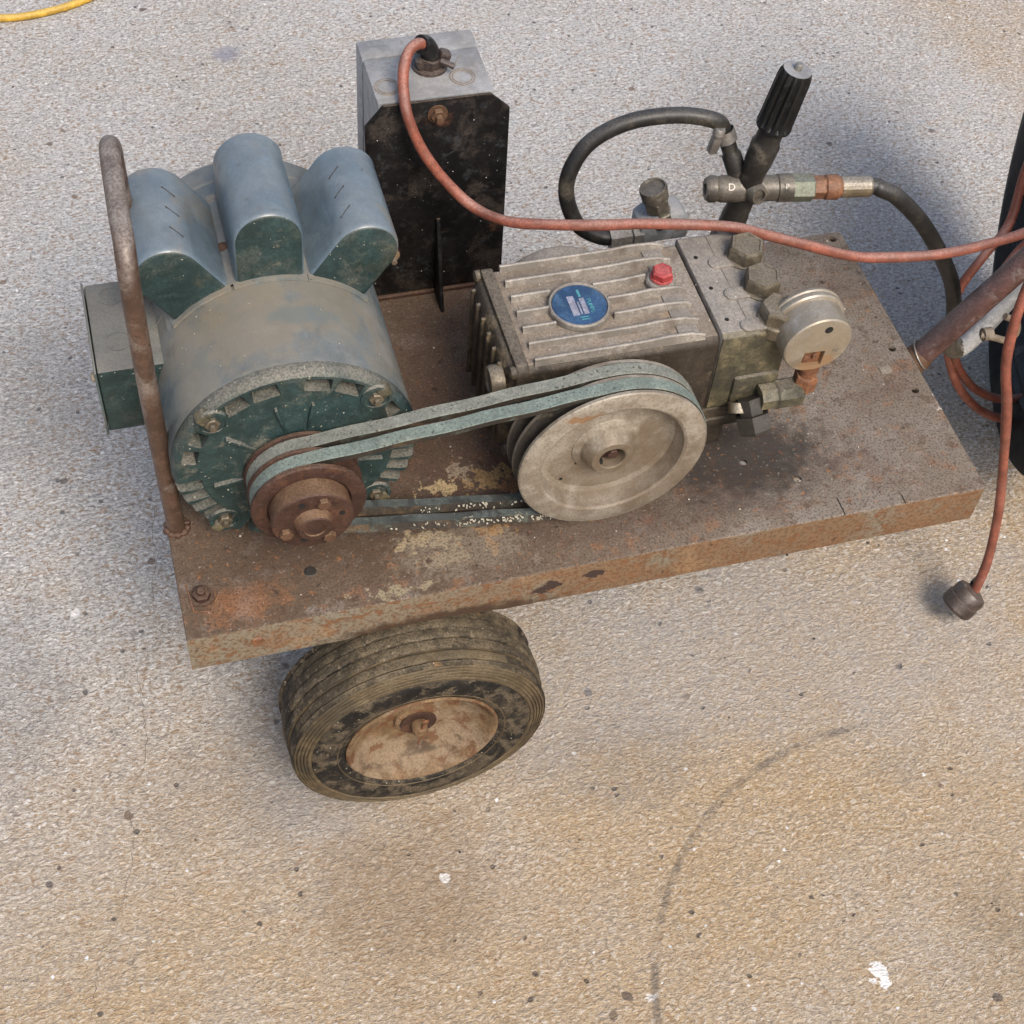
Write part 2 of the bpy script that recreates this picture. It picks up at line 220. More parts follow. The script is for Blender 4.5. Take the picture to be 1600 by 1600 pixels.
MT['belt_side'] = grunge('worn_belt_flank', (.035, .028, .020), [((.16, .10, .05), 30, .5, .66, .6), ((.10, .12, .10), 48, .54, .64, .7)], None, rough=.8, bump=.6, off=36)
MT['belt_inner'] = grunge('dull_inner_belt_rubber', (.075, .088, .082), [((.02, .02, .018), 40, .5, .6, .8), ((.42, .39, .30), 70, .62, .66, .8)], None, rough=.8, bump=.6, off=44)
MT['red'] = grunge('faded_red_plastic', (0.3360, 0.0360, 0.0360), [((.30, .08, .07), 40, .5, .7, .5)], (.5, .16, .15), .5, .45, bump=.15, off=37)
MT['badge'] = grunge('faded_blue_badge_print', (.032, .075, .155), [((.07, .14, .23), 60, .5, .64, .6), ((.02, .05, .12), 35, .56, .68, .6)], None, rough=.35, bump=.2, off=38, spec=.7)
MT['badge_grey'] = grunge('grey_badge_print', (.30, .30, .36), [((.16, .2, .3), 120, .5, .64, .6)], None, rough=.4, bump=.1, off=39)
MT['badge_teal'] = grunge('teal_badge_print', (.08, .27, .31), [((.05, .15, .22), 160, .5, .62, .7)], None, rough=.4, bump=.1, off=40)
MT['dark'] = grunge('flat_black_void', (.006, .006, .006), [], None, rough=.9, bump=.1)  # flat near-black for holes, slits, pits and the shaft key
MT['ink'] = grunge('faint_grey_stamp', (.16, .14, .12), [((.3, .27, .22), 400, .48, .6, .8)], None, rough=.6, bump=.1)
MT['big_tyre'] = grunge('dark_wheel_rubber', (0.0078, 0.0078, 0.0084), [((.06, .055, .045), 20, .5, .7, .6)], (.1, .1, .1), .4, .5, bump=.3, off=41, spec=0.2)
MT['grey_rim'] = grunge('grey_wheel_disc', (0.0325, 0.0325, 0.0300), [((.2, .19, .16), 30, .5, .7, .6)], None, rough=.5, bump=.3, off=42, spec=0.2)
MT['white_hose'] = grunge('pale_grey_plastic', (.50, .50, .49), [((.3, .29, .26), 20, .55, .7, .5)], None, rough=.35, bump=.1, off=43)
MT['crack'] = grunge('crack_shadow_dirt', (.20, .165, .13), [], None, rough=.95, bump=.1)
MT['pebble'] = grunge('loose_grit', (.16, .13, .10), [((.5, .48, .44), 60, .5, .6, .9)], None, rough=.9, bump=.3)
MT['pebble_dark'] = grunge('dark_loose_grit', (.05, .045, .04), [], None, rough=.9, bump=.3)
MT['flake'] = grunge('pale_paint_flakes', (.52, .48, .38), [], None, rough=.8, bump=.3)

# ------------------------------------------------------------------ mesh helpers
class B:
    def __init__(s): s.v = []; s.f = []
    def add(s, v, f):
        k = len(s.v); s.v += [tuple(p) for p in v]; s.f += [tuple(i+k for i in q) for q in f]; return s
    def bm(s, bm, mat=None):
        bm.verts.index_update(); mat = mat or Matrix()
        r = s.add([mat @ v.co for v in bm.verts], [[v.index for v in f.verts] for f in bm.faces]); bm.free(); return r
    def box(s, c, d, rot=None, bev=0., seg=2):
        bm = bmesh.new(); bmesh.ops.create_cube(bm, size=1); bmesh.ops.scale(bm, vec=d, verts=bm.verts)
        if bev: bmesh.ops.bevel(bm, geom=bm.edges[:], offset=bev, segments=seg, profile=.5, affect='EDGES')
        m = Matrix.Translation(c) @ (rot.to_4x4() if rot else Matrix()); return s.bm(bm, m)
    def lathe(s, prof, o, d, seg=48, a0=0., ax=None):
        """prof: list of (radius, distance along d from o)"""
        d = Vector(d).normalized(); q = Vector((0, 0, 1)).rotation_difference(d); X = q @ Vector((1, 0, 0)); Y = q @ Vector((0, 1, 0)); o = Vector(o)
        v = []; f = []; n = len(prof); idx = []
        for r, h in prof:
            if r < 1e-6: idx.append([len(v)]*seg); v.append(o+d*h)
            else:
                idx.append(list(range(len(v), len(v)+seg)))
                for i in range(seg): a = a0+2*pi*i/seg; v.append(o+d*h+X*(r*cos(a))+Y*(r*sin(a)))
        for k in range(n-1):
            A, Bq = idx[k], idx[k+1]
            for i in range(seg):
                j = (i+1) % seg; q4 = []
                for t in (A[i], A[j], Bq[j], Bq[i]):
                    if t not in q4: q4.append(t)
                if len(q4) > 2: f.append(q4)
        return s.add(v, f)
    def hexa(s, o, d, r, h, ch=.12, a0=0.):
        return s.lathe([(0, 0), (r, 0), (r, h*(1-ch)), (r*.9, h), (0, h)], o, d, 6, a0)
    def prism(s, poly, o, X, Y, Zv, bev=0.):
        """poly in (X,Y) swept by vector Zv"""
        o = Vector(o); X = Vector(X); Y = Vector(Y); Zv = Vector(Zv); bm = bmesh.new()
        a = [bm.verts.new(o+X*p[0]+Y*p[1]) for p in poly]; b = [bm.verts.new(o+X*p[0]+Y*p[1]+Zv) for p in poly]
        bm.faces.new(a[::-1]); bm.faces.new(b); n = len(poly)
        for i in range(n): bm.faces.new((a[i], a[(i+1) % n], b[(i+1) % n], b[i]))
        bmesh.ops.recalc_face_normals(bm, faces=bm.faces)
        if bev: bmesh.ops.bevel(bm, geom=bm.edges[:], offset=bev, segments=2, profile=.5, affect='EDGES')
        return s.bm(bm)
    def tube(s, pts, r, seg=16, sub=8, rfun=None, smooth=True):
        P = [Vector(p) for p in pts]
        if smooth and len(P) > 2:
            Q = [P[0]*2-P[1]]+P+[P[-1]*2-P[-2]]; out = []
            for i in range(1, len(Q)-2):
                for k in range(sub):
                    t = k/sub; a, b, c, d = Q[i-1], Q[i], Q[i+1], Q[i+2]
                    out.append(.5*((2*b)+(c-a)*t+(2*a-5*b+4*c-d)*t*t+(3*b-a-3*c+d)*t**3))
            out.append(P[-1]); P = out
        v = []; f = []; T = (P[1]-P[0]).normalized(); U = T.orthogonal().normalized()
        for i, p in enumerate(P):
            t = (P[min(i+1, len(P)-1)]-P[max(i-1, 0)]).normalized(); U = (U-t*U.dot(t)).normalized(); W = t.cross(U)
            rr = r if rfun is None else r*rfun(i/(len(P)-1))
            for k in range(seg): a = 2*pi*k/seg; v.append(p+U*(rr*cos(a))+W*(rr*sin(a)))
        for i in range(len(P)-1):
            for k in range(seg): l = (k+1) % seg; f.append((i*seg+k, i*seg+l, (i+1)*seg+l, (i+1)*seg+k))
        v += [P[0], P[-1]]; a, b = len(v)-2, len(v)-1
        for k in range(seg): l = (k+1) % seg; f.append((a, l, k)); e = (len(P)-1)*seg; f.append((b, e+k, e+l))
        return s.add(v, f)
    def mesh(s, name, mats, smooth=35, pick=None):
        me = bpy.data.meshes.new(name); me.from_pydata(s.v, [], s.f)
        bm = bmesh.new(); bm.from_mesh(me); bmesh.ops.recalc_face_normals(bm, faces=bm.faces)
        for f in bm.faces: f.smooth = True
        for e in bm.edges:
            if len(e.link_faces) == 2 and e.calc_face_angle(0) > R(smooth): e.smooth = False
        if pick:
            for f in bm.faces: f.material_index = pick(f.calc_center_median(), f.normal)
        bm.to_mesh(me); bm.free()
        for m in (mats if isinstance(mats, (list, tuple)) else [mats]): me.materials.append(MT[m])
        return me
    def obj(s, name, mats, parent=None, smooth=35, pick=None, label=None):
        return link(name, s.mesh(name, mats, smooth, pick), parent, label)

def link(name, me, parent=None, label=None):
    o = bpy.data.objects.new(name, me); C.objects.link(o)
    if parent is not None:
        o.parent = parent
        if parent.type == 'EMPTY': o.matrix_parent_inverse = Matrix.Translation(-parent.location)
    if label: o['label'] = label
    return o
def thing(name, label, cat, loc=(0, 0, 0), group=None):
    o = bpy.data.objects.new(name, None); C.objects.link(o); o.location = loc; o['label'] = label; o['category'] = cat; o.empty_display_size = .05
    if group: o['group'] = group
    return o
def cut(o, cutter, solver='EXACT'):
    """boolean difference, applied"""
    c = bpy.data.objects.new('cutter', cutter.mesh('cutter', 'dark')); C.objects.link(c)
    m = o.modifiers.new('b', 'BOOLEAN'); m.operation = 'DIFFERENCE'; m.object = c; m.solver = solver
    dg = bpy.context.evaluated_depsgraph_get(); me = bpy.data.meshes.new_from_object(o.evaluated_get(dg)); o.modifiers.clear()
    mats = [x for x in o.data.materials]; o.data = me; ix = [min(p.material_index, len(mats)-1) for p in me.polygons]
    me.materials.clear()
    for x in mats: me.materials.append(x)
    for p, k in zip(me.polygons, ix): p.material_index = k
    bpy.data.objects.remove(c, do_unlink=True)
    bm = bmesh.new(); bm.from_mesh(me)
    for f in bm.faces: f.smooth = True
    for e in bm.edges: e.smooth = not (len(e.link_faces) == 2 and e.calc_face_angle(0) > R(32))
    bm.to_mesh(me); bm.free()
X, Y, Z = (1, 0, 0), (0, 1, 0), (0, 0, 1)
FRONT = (0, -1, 0)

# ------------------------------------------------------------------ ground
b = B(); n = 60
b.add([(-30+60*i/n, -30+60*j/n, G) for j in range(n+1) for i in range(n+1)], [(j*(n+1)+i, j*(n+1)+i+1, (j+1)*(n+1)+i+1, (j+1)*(n+1)+i) for j in range(n) for i in range(n)])
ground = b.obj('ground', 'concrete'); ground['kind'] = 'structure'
def strip(pts, wd, name, mat):
    P = []
    for i in range(len(pts)-1):
        a, c = Vector(pts[i]), Vector(pts[i+1])
        for k in range(6): P.append(a.lerp(c, k/6)+Vector((random.uniform(-1, 1)*.0016, random.uniform(-1, 1)*.0012, 0)))
    v = []; f = []
    for i, p in enumerate(P):
        t = (P[min(i+1, len(P)-1)]-P[max(i-1, 0)]).normalized(); q = Vector((-t.y, t.x, 0))*wd*random.uniform(.25, 1.0)
        v += [(p.x-q.x, p.y-q.y, G+.0006), (p.x+q.x, p.y+q.y, G+.0006)]
    f = [(2*i, 2*i+1, 2*i+3, 2*i+2) for i in range(len(P)-1)]
    bb = B(); bb.add(v, f); o = bb.obj(name, mat, ground); o['kind'] = 'structure'; return o
strip([(-.0126, .4142), (-.0209, .362), (-.0178, .3401), (-.0297, .3069), (-.0336, .2546), (-.0297, .2295), (-.0489, .2032), (-.0616, .1872), (-.0618, .1466), (-.0615, .1053), (-.0715, .0597), (-.0925, .0313), (-.0899, -.0124), (-.0958, -.0441), (-.1071, -.0736), (-.1166, -.0994), (-.1261, -.1211), (-.1399, -.1326), (-.1453, -.1599), (-.1549, -.203)] and
      [(x, y, 0) for x, y in [(-.0126, .4142), (-.0209, .362), (-.0178, .3401), (-.0297, .3069), (-.0336, .2546), (-.0297, .2295), (-.0489, .2032), (-.0616, .1872), (-.0618, .1466), (-.0615, .1053), (-.0715, .0597), (-.0925, .0313), (-.0899, -.0124), (-.0958, -.0441), (-.1071, -.0736), (-.1166, -.0994), (-.1261, -.1211), (-.1399, -.1326), (-.1453, -.1599), (-.1549, -.203)]], .00034, 'crack', 'crack')
def grit(name, mat, count, box, z, s0, s1, flat=.6):
    bb = B()
    for i in range(count):
        x, y = random.uniform(box[0], box[1]), random.uniform(box[2], box[3]); s = random.uniform(s0, s1)*random.choice((.6, 1, 1))
        bm = bmesh.new(); bmesh.ops.create_icosphere(bm, subdivisions=1, radius=s)
        for v in bm.verts: v.co *= random.uniform(.7, 1.2); v.co.z *= flat
        bb.bm(bm, Matrix.Translation((x, y, z+s*flat*.35)) @ Matrix.Rotation(random.uniform(0, 6), 4, 'Z'))
    return bb.obj(name, mat, smooth=60)
o = grit('grit', 'pebble', 200, (-.3, 1.6, -.5, 1.5), G, .0008, .002); o['kind'] = 'stuff'; o['label'] = 'loose pale grit scattered over the concrete'; o['category'] = 'grit'
o = grit('dark_grit', 'pebble_dark', 110, (-.3, 1.6, -.5, 1.5), G, .0008, .0020); o['kind'] = 'stuff'; o['label'] = 'dark loose stone chips scattered over the concrete'; o['category'] = 'grit'

# ------------------------------------------------------------------ the cart
cart = thing('pressure_washer_cart', 'rusty two wheeled cart carrying a green electric motor, belt driven pump and black switch box', 'pressure washer', (.40, .19, G))
W, D, T = .80, .3834, .050
# deck: folded sheet, open below
bm = bmesh.new(); bmesh.ops.create_cube(bm, size=1); bmesh.ops.scale(bm, vec=(W, D, T), verts=bm.verts); bmesh.ops.translate(bm, vec=(W/2, D/2, -T/2), verts=bm.verts)
vert = [e for e in bm.edges if abs(e.verts[0].co.z-e.verts[1].co.z) > .01 and e.verts[0].co.x > .7]
bmesh.ops.bevel(bm, geom=vert, offset=.006, segments=4, profile=.5, affect='EDGES')
top = [e for e in bm.edges if e.verts[0].co.z > -.001 and e.verts[1].co.z > -.001]
bmesh.ops.bevel(bm, geom=top, offset=.0025, segments=3, profile=.5, affect='EDGES')
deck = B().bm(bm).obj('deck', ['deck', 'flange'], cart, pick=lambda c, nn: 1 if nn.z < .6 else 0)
cut(deck, B().box((W/2, D/2, -T/2-.0065), (W-.008, D-.008, T+.006)))
hb = B()
for x, y in ((.5675, .0852), (.6138, .0531), (.7826, .1981), (.7821, .1372), (.7854, .3712)): hb.lathe([(0, -.01), (.0042, -.01), (.0042, .01), (0, .01)], (x, y, 0), Z, 14)
cut(deck, hb)
# jagged notch rubbed into the front flange by the tyre
nb = B().prism([(.13, -.07)]+[(.145+i*.008, -.0498+.0055*sin(i/19*pi)+random.uniform(-.0006, .0010)) for i in range(20)]+[(.32, -.07)], (0, -.01, 0), X, Z, (0, .02, 0))
cut(deck, nb)
# weld seams, slits on the deck
for (x0, y0, x1, y1) in ((.645, .0, .642, .018), (.71, .0, .708, .007)):
    B().box(((x0+x1)/2, (y0+y1)/2+.002, .0002), (.0008, abs(y1-y0)+.004, .0006)).obj('slit', 'dark', deck)
B().tube([(.008, .060, .0006), (.011, .028, .0006), (.026, .026, .0006), (.036, .044, .0006)], .0008, 6, 4, smooth=False).obj('weld_bead', 'orange_rust', deck)
nut_me = B().hexa((0, 0, 0), Z, .0085, .006).lathe([(0, .006), (.0042, .006), (.0042, .0095), (.003, .011), (0, .011)], (0, 0, 0), Z, 16).lathe([(.0085, 0), (.012, 0), (.012, .0012), (.0085, .0012)], (0, 0, 0), Z, 20).mesh('bolt', 'pulley_rust', 30)
o = link('bolt', nut_me, deck); o.location = (.0202, .0442, 0)
B().box((.763, .171, .0003), (.013, .010, .0012), bev=.0004).obj('washer_plate', 'pump', deck)
B().lathe([(0, 0), (.006, 0), (.005, .0015), (0, .002)], (.062, -.0005, -.022), FRONT, 12).obj('rivet', 'orange_rust', deck)
B().lathe([(0, 0), (.0058, 0), (.0050, .0006), (0, .0008)], (.1215, .0495, .0001), Z, 14).obj('punched_plug', 'groove', deck)

# push handle, a hoop seen nearly edge-on
hx = .0065
hp = [(hx+.0025, .127, -.004), (hx+.001, .127, .10), (hx, .127, .20), (hx+.0005, .128, .30), (hx+.001, .134, .325), (hx+.002, .150, .341), (hx+.002, .175, .345), (hx+.003, .235, .345), (hx+.004, .262, .342), (hx+.0055, .279, .328), (hx+.006, .286, .300), (hx+.007, .287, .2), (hx+.008, .287, -.004)]
B().tube(hp, .0086, 20, 8).obj('handle', 'pipe', cart)

wl = B().tube([(hx+.003+.0100*cos(a), .127+.0100*sin(a), .0006) for a in np.linspace(0, 2*pi, 15)], .0030, 10, 4, rfun=lambda t: 1+.22*sin(t*61)+.15*sin(t*37))
wl.obj('weld_bead', 'pulley_rust', deck, 60)
# ------------------------------------------------------------------ wheel
wc = Vector((.2095, 0, -.1960)); Rt = .1338; yo, yi = -.043, .029
wheel = thing('wheel', '', ''); del wheel['label']; del wheel['category']; wheel.location = (.2055, 0, -.194); wheel.parent = cart; wheel.matrix_parent_inverse = Matrix.Translation(-cart.location)
wheel.rotation_euler = (0, 0, 0)
def wpart(bb, name, mats, smooth=35, pick=None):
    o = link(name, bb.mesh(name, mats, smooth, pick), None); o.parent = wheel; o.matrix_parent_inverse = Matrix.Translation((-.2055, 0, .194)); return o
prof = [(.0775, .040), (.0775, .0), (.0765, -.038), (.079, -.0425), (.088, -.0455), (.100, -.0462), (.1115, -.0448), (.1125, -.0436), (.1135, -.0450)]
r, y = .1142, -.0452
for i in range(5):                                             # fine shoulder rings
    prof += [(r, y), (r+.0022, y+.0006), (r+.0028, y+.0022), (r+.0034, y+.0008)]; r += .0032; y += .0012
prof += [(.1302, -.0372), (.1318, -.0340)]
yy = -.0315
for i in range(5):
    q0 = Rt-.0035*abs(i-2)**1.6/3; prof += [(q0-.0012, yy), (q0-.0002, yy+.0008), (q0, yy+.0055), (q0-.0003, yy+.0098), (q0-.0024, yy+.0104), (q0-.0024, yy+.0116)]; yy += .0119
prof += [(.1325, .030), (.126, .036), (.110, .040), (.0775, .040)]
bb = B(); bb.lathe([(a, h) for a, h in prof], (wc.x, 0, wc.z), Y, 128)
def jit(v):
    x, y, z = v; d = math.hypot(x-wc.x, z-wc.z); a = math.atan2(z-wc.z, x-wc.x)
    k = 1+.0022*sin(3*a+1)+.0012*sin(11*a)+random.uniform(-.0012, .0012)*(1 if d > .12 else .3)
    return (wc.x+(x-wc.x)*k, y+random.uniform(-.0003, .0003), max(wc.z+(z-wc.z)*k, G))
bb.v = [jit(v) for v in bb.v]
def tp(c, nn):
    d = math.hypot(c.x-wc.x, c.z-wc.z)
    return 1 if d < .1125 and c.y < 0 else (2 if d < .130 and c.y < 0 else 0)
wpart(bb, 'tyre', ['tyre', 'tyre_side', 'tyre_rib'], 50, tp)
rx, rz = .2110, -.1970
rim = [(.0785, -.036), (.0790, -.0425), (.0765, -.0440), (.0740, -.0425), (.0715, -.037), (.0640, -.026), (.050, -.0165), (.035, -.0135), (.0245, -.0150), (.0235, -.019), (.0205, -.0205), (.0125, -.0205), (.0115, -.018), (0, -.018)]
wpart(B().tube([tuple(wc+Vector((.0865*cos(t), -.0449, .0865*sin(t)))) for t in np.linspace(0, 2*pi, 80)], .0007, 6, 1), 'sidewall_ring', 'tyre_rib')
wpart(B().lathe(rim, (rx, 0, rz), Y, 72), 'rim', 'rim', 40)
wpart(B().lathe([(.0112, -.019), (.0112, -.021), (.019, -.0215), (.019, -.0228), (.0085, -.0228)], (rx, 0, rz), Y, 32), 'washer', 'pulley_rust', 30)
wpart(B().lathe([(.0080, -.015), (.0080, -.033), (.0065, -.0362), (0, -.0366)], (rx, 0, rz), Y, 24), 'axle', 'rim', 30)
pin = B().tube([(rx+.001, -.034, rz+.022), (rx+.004, -.036, rz+.025), (rx+.007, -.034, rz+.021), (rx+.004, -.034, rz+.014), (rx+.001, -.034, rz+.008), (rx, -.034, rz-.008), (rx-.003, -.036, rz-.018)], .0012, 8)
pin.tube([(rx+.001, -.034, rz-.008), (rx+.004, -.0345, rz-.016)], .0012, 8, smooth=False); wpart(pin, 'split_pin', 'orange_rust')
# axle under the deck
B().tube([(rx, -.01, rz), (rx, .39, rz)], .0085, 14, smooth=False).box((rx, .05, -.115), (.03, .006, .15)).box((rx, .34, -.115), (.03, .006, .15)).obj('axle_bracket', 'pulley_rust', cart)
# far wheel hidden behind the deck
far = wheel.copy(); C.objects.link(far); far.location = (.2055, .425, -.194)
for ch in [c for c in wheel.children if c.name.split('.')[0] in ('tyre', 'rim')]:
    c = ch.copy(); C.objects.link(c); c.parent = far

# ------------------------------------------------------------------ motor
mx, mz, MR = .1235, .1105, .110
motor = B().lathe([(.1072, .30), (.1072, .1095), (.1080, .1085), (.1095, .110), (MR, .115), (MR, .236), (MR-.0005, .2365), (MR-.0005, .238), (MR, .2385), (MR, .346), (MR-.003, .348), (MR-.003, .352), (.1085, .354), (.1085, .374), (.102, .384), (.06, .387), (0, .387)], (mx, 0, mz), Y, 128).obj('motor', ['shell', 'green'], cart, pick=lambda c, nn: 1 if c.y < .1095 else 0)
# end bell with vent slots and open fins
bell = B().lathe([(0, .112), (.1085, .112), (.1105, .106), (.1085, .0975), (.1060, .0950), (.098, .0940), (.060, .0930), (.056, .0915), (.050, .0900), (.045, .0890), (.030, .0890), (0, .0890)], (mx, 0, mz), Y, 128).obj('end_bell', 'green', motor)
def rad(a, r, y): return Vector((mx+r*sin(R(a)), y, mz+r*cos(R(a))))
cb = B()
for a in (-31, -14, 13, 30, -60, -74, 60, 74): cb.box(rad(a, .0965, .095), (.0240 if abs(a) < 40 else .0175, .06, .0135), Matrix.Rotation(R(a), 3, 'Y'), .001, 1)
for a in (-97, -106, -115, -124, -133, 90, 99, 108, 117, 126, 145, 160, -150, -165, 178): cb.box(rad(a, .1035, .096), (.0120, .060, .036), Matrix.Rotation(R(a), 3, 'Y'), .001, 1)
cut(bell, cb)
lb = []
for a in (-46, 47, 134, -134):
    p = rad(a, .0975, .0955)
    B().lathe([(.0150, .0), (.0140, .0030), (.0112, .0030), (.0105, -.001), (0, -.001)], p, FRONT, 32).obj('bolt_boss', 'green', bell)
    B().hexa(p+Vector((0, .001, 0)), FRONT, .0068, .006, a0=a).lathe([(0, .006), (.0032, .006), (.003, .0095), (0, .0098)], p, FRONT, 12).obj('bolt', 'nut', motor)
    B().box(rad(a, .1075, .0960), (.010, .011, .010), Matrix.Rotation(R(a+8), 3, 'Y'), .0015).obj('lug', 'head_side', bell)
for a in (-12, 12, -52, 60, -100, 100): B().box(rad(a, .062, .0925), (.0028, .008, .030), Matrix.Rotation(R(a), 3, 'Y'), .0008).obj('rib', 'green', bell)
# capacitor covers
def capcover(ang, y0, y1, apex, hw, name='capacitor_cover'):
    a = R(ang); U = Vector((sin(a), 0, cos(a))); V = Vector((cos(a), 0, -sin(a))); rc = apex-hw
    def sect(sc, base):                                          # arch section, open at the shell
        pts = [(-sc*1.0, base), ] + [(-sc*cos(t), rc-MR*0+sc*sin(t)) for t in np.linspace(0, pi, 22)] + [(sc, base)]
        return pts
    o = Vector((mx, 0, mz)); bb = B(); v = []; f = []; rings = []
    for (yv, sc) in ((y1, .55), (y1, .93), (y1-.0035, 1.0), (y1-.006, .985), (y1-.012, .985), (y0+.0065, .985), (y0+.0035, .965), (y0+.0012, .92), (y0, .84), (y0, 0.)):
        s = hw*sc; k = len(v)
        for (px, pz) in [(-s, MR*.90)]+[(-s*cos(t), rc+s*sin(t)) for t in np.linspace(0, pi, 22)]+[(s, MR*.90)]:
            v.append(o+V*px+U*pz+Vector((0, yv, 0)))
        rings.append(k)
    nn = 24
    for q in range(len(rings)-1):
        for i in range(nn-1): f.append((rings[q]+i, rings[q]+i+1, rings[q+1]+i+1, rings[q+1]+i))
    bb.add(v, f)
    cov = bb.obj(name, ['cap', 'green'], motor, 40, pick=lambda c, n_: 1 if (n_.y < -.6 or c.y < y0+.0015) else 0)
    # folded foot flange on the shell
    fb = B()
    for sgn in (-1, 1):
        th = math.asin(hw/MR); th1 = math.asin((hw+.0095)/MR)
        vv = []
        for yv in np.linspace(y0+.001, y1, 6):
            for tt in (th*.97, th1):
                for rr in (MR, MR+.0022): vv.append(o+V*(sgn*rr*sin(tt))+U*(rr*cos(tt))+Vector((0, yv, 0)))
        ff = []
        for i in range(5):
            k = i*4
            for (p, q) in ((1, 3), (3, 2), (2, 0), (0, 1)): ff.append((k+p, k+q, k+4+q, k+4+p))
        ff += [(0, 1, 3, 2), (20, 21, 23, 22)]
        fb.add(vv, ff)
    vv = []; m = 16                                              # front lip
    for i in range(m+1):
        tt = (-1+2*i/m)*th*1.03
        for (rr, yv) in ((MR+.0004, y0-.005), (MR+.0024, y0-.0045), (MR+.0030, y0+.002)): vv.append(o+V*(rr*sin(tt))+U*(rr*cos(tt))+Vector((0, yv, 0)))
    fb.add(vv, [(3*i+j, 3*i+j+1, 3*i+j+4, 3*i+j+3) for i in range(m) for j in range(2)])
    fb.obj('flange', 'shell', cov)
    B().lathe([(0, 0), (.0001, 0)], (0, 0, 0), Z, 3) if False else None
    return cov, U, V, o, rc
for (ang, slots) in ((-33.5, 1), (1.5, 0), (35.5, -1)):
    cov, U, V, o3, rc = capcover(ang, .212, .322, .183, .031)
    if slots:
        for k in range(3):
            yv = .238+k*.026; nrm = (V*slots*.86+U*.5).normalized(); tdir = (U*(-.86)+V*slots*.5)
            p = o3+U*rc+nrm*.0303+Vector((0, yv, 0))
            d1 = (tdir*.75+Vector((0, -.65*1, 0))).normalized()
            rot = Matrix((d1, nrm.cross(d1), nrm)).transposed()
            B().box(p, (.015, .0009, .0012), rot, .0003, 1).obj('louvre_slot', 'groove', cov)
# straps and screws between the covers
for (a, yy, mt) in ((-16.5, .262, 'pulley_rust'), (17.5, .245, 'steel')):
    q = rad(a, MR+.0005, yy); B().lathe([(0, 0), (.0055, 0), (.0055, .002), (.0035, .0036), (0, .004)], q, (sin(R(a)), 0, cos(R(a))), 16).obj('screw', mt, motor)
for a in (-16.5, 18.5):
    B().box(rad(a, MR+.001, .29), (.009, .085, .002), Matrix.Rotation(R(a), 3, 'Y'), .0006).obj('strap', 'pump', motor)
# junction box
jb = B().prism([(-.0345, .078), (.030, .078), (.030, .157), (-.0345, .157)], (0, .190, 0), X, Z, (0, .112, 0), .0022).obj('junction_box', ['jbox', 'green'], cart, pick=lambda c, nn: 1 if nn.y < -.5 else 0)
B().box((-.0362, .246, .117), (.0022, .1155, .083), bev=.0008).obj('cover_plate', 'jbox', jb)
B().lathe([(0, 0), (.0045, 0), (.0045, .003), (0, .004)], (-.037, .195, .148), (-1, 0, 0), 12).obj('screw', 'pump', jb)
for yv in (.283, .225): B().lathe([(.0105, 0), (.0105, .0006), (.0115, .0006), (.0115, 0)], (-.012, yv, .1568), Z, 28).obj('knockout', 'jbox', jb)
# motor cradle
B().box((mx, .235, .004), (.13, .22, .008), bev=.001).box((mx-.055, .235, .022), (.006, .2, .032)).box((mx+.055, .235, .022), (.006, .2, .032)).obj('motor_base', 'pulley_rust', cart)

# ------------------------------------------------------------------ pulleys and belts
GY = (.056, .0745)                                                # groove centres
def grooves(Ro, depth, y0, y1, wd=.0150):
    p = [(Ro-.001, y0), (Ro, y0+.001)]
    for g in GY: p += [(Ro, g-wd/2), (Ro-depth, g-wd/2+.0042), (Ro-depth, g+wd/2-.0042), (Ro, g+wd/2)]
    p += [(Ro, y1-.001), (Ro-.001, y1)]; return p
r1 = .0510; r2 = .0905
px, pz = .4055, .0945
mp = B().lathe([(.0, .0465), (.036, .0465), (.0375, .0440), (.0495, .0440)]+grooves(r1, .013, .0442, .0865)+[(.03, .0865), (.02, .1), (0, .1)], (mx+.0005, 0, mz-.003), Y, 96).obj('motor_pulley', 'pulley_rust', cart)
hubc = Vector((mx+.0005, 0, mz+.001+.0))
B().lathe([(.0355, .0455), (.0362, .0340), (.0360, .0272), (.0348, .0262), (.0172, .0262), (.0162, .0245), (.0152, .0180), (.0140, .0170), (.0095, .0170), (.0090, .0185), (0, .0187)], (mx+.0005, 0, mz-.003), Y, 72).obj('hub', ['hub_rust', 'pulley_rust'], mp, 30, pick=lambda c, nn: 1 if nn.y < -.7 else 0)
for a in (-112, 22, 150): B().hexa((mx+.0005+.0262*sin(R(a)), .0262, mz-.003+.0262*cos(R(a))), FRONT, .0060, .0045, a0=a).obj('bolt', 'hub_rust', mp)
for a in (-20, 78, 200): B().lathe([(0, 0), (.0028, 0), (.0028, .0004), (0, .0004)], (mx+.0005+.0262*sin(R(a)), .0262, mz-.003+.0262*cos(R(a))), FRONT, 10).obj('bolt_hole', 'dark', mp)
pp = B().lathe([(0, .060), (.0105, .060), (.0125, .0475), (.0140, .0465), (.0200, .0465), (.0222, .0490), (.0270, .0600), (.034, .0630), (.0345, .0640), (.0610, .0645), (.0655, .0620), (.0680, .0530), (.0690, .0458), (.0715, .0442), (.0880, .0440), (.0895, .0448)]+grooves(r2, .013, .0445, .0865)+[(.08, .0865), (.03, .083), (.02, .1), (0, .1)], (px, 0, pz), Y, 128).obj('pump_pulley', ['pulley_alu', 'groove'], cart, 30, pick=lambda c, nn: 1 if c.y > .047 and math.hypot(c.x-px, c.z-pz) > .074 and (math.hypot(c.x-px, c.z-pz) < .0895) else 0)
B().lathe([(0, 0), (.0100, 0), (.0100, .0035), (.0055, .0045), (0, .0045)], (px, .060, pz), FRONT, 28).obj('shaft_end', 'pulley_rust', pp)
B().hexa((px+.002, .0555, pz), FRONT, .0058, .005).obj('bolt', 'pulley_rust', pp)
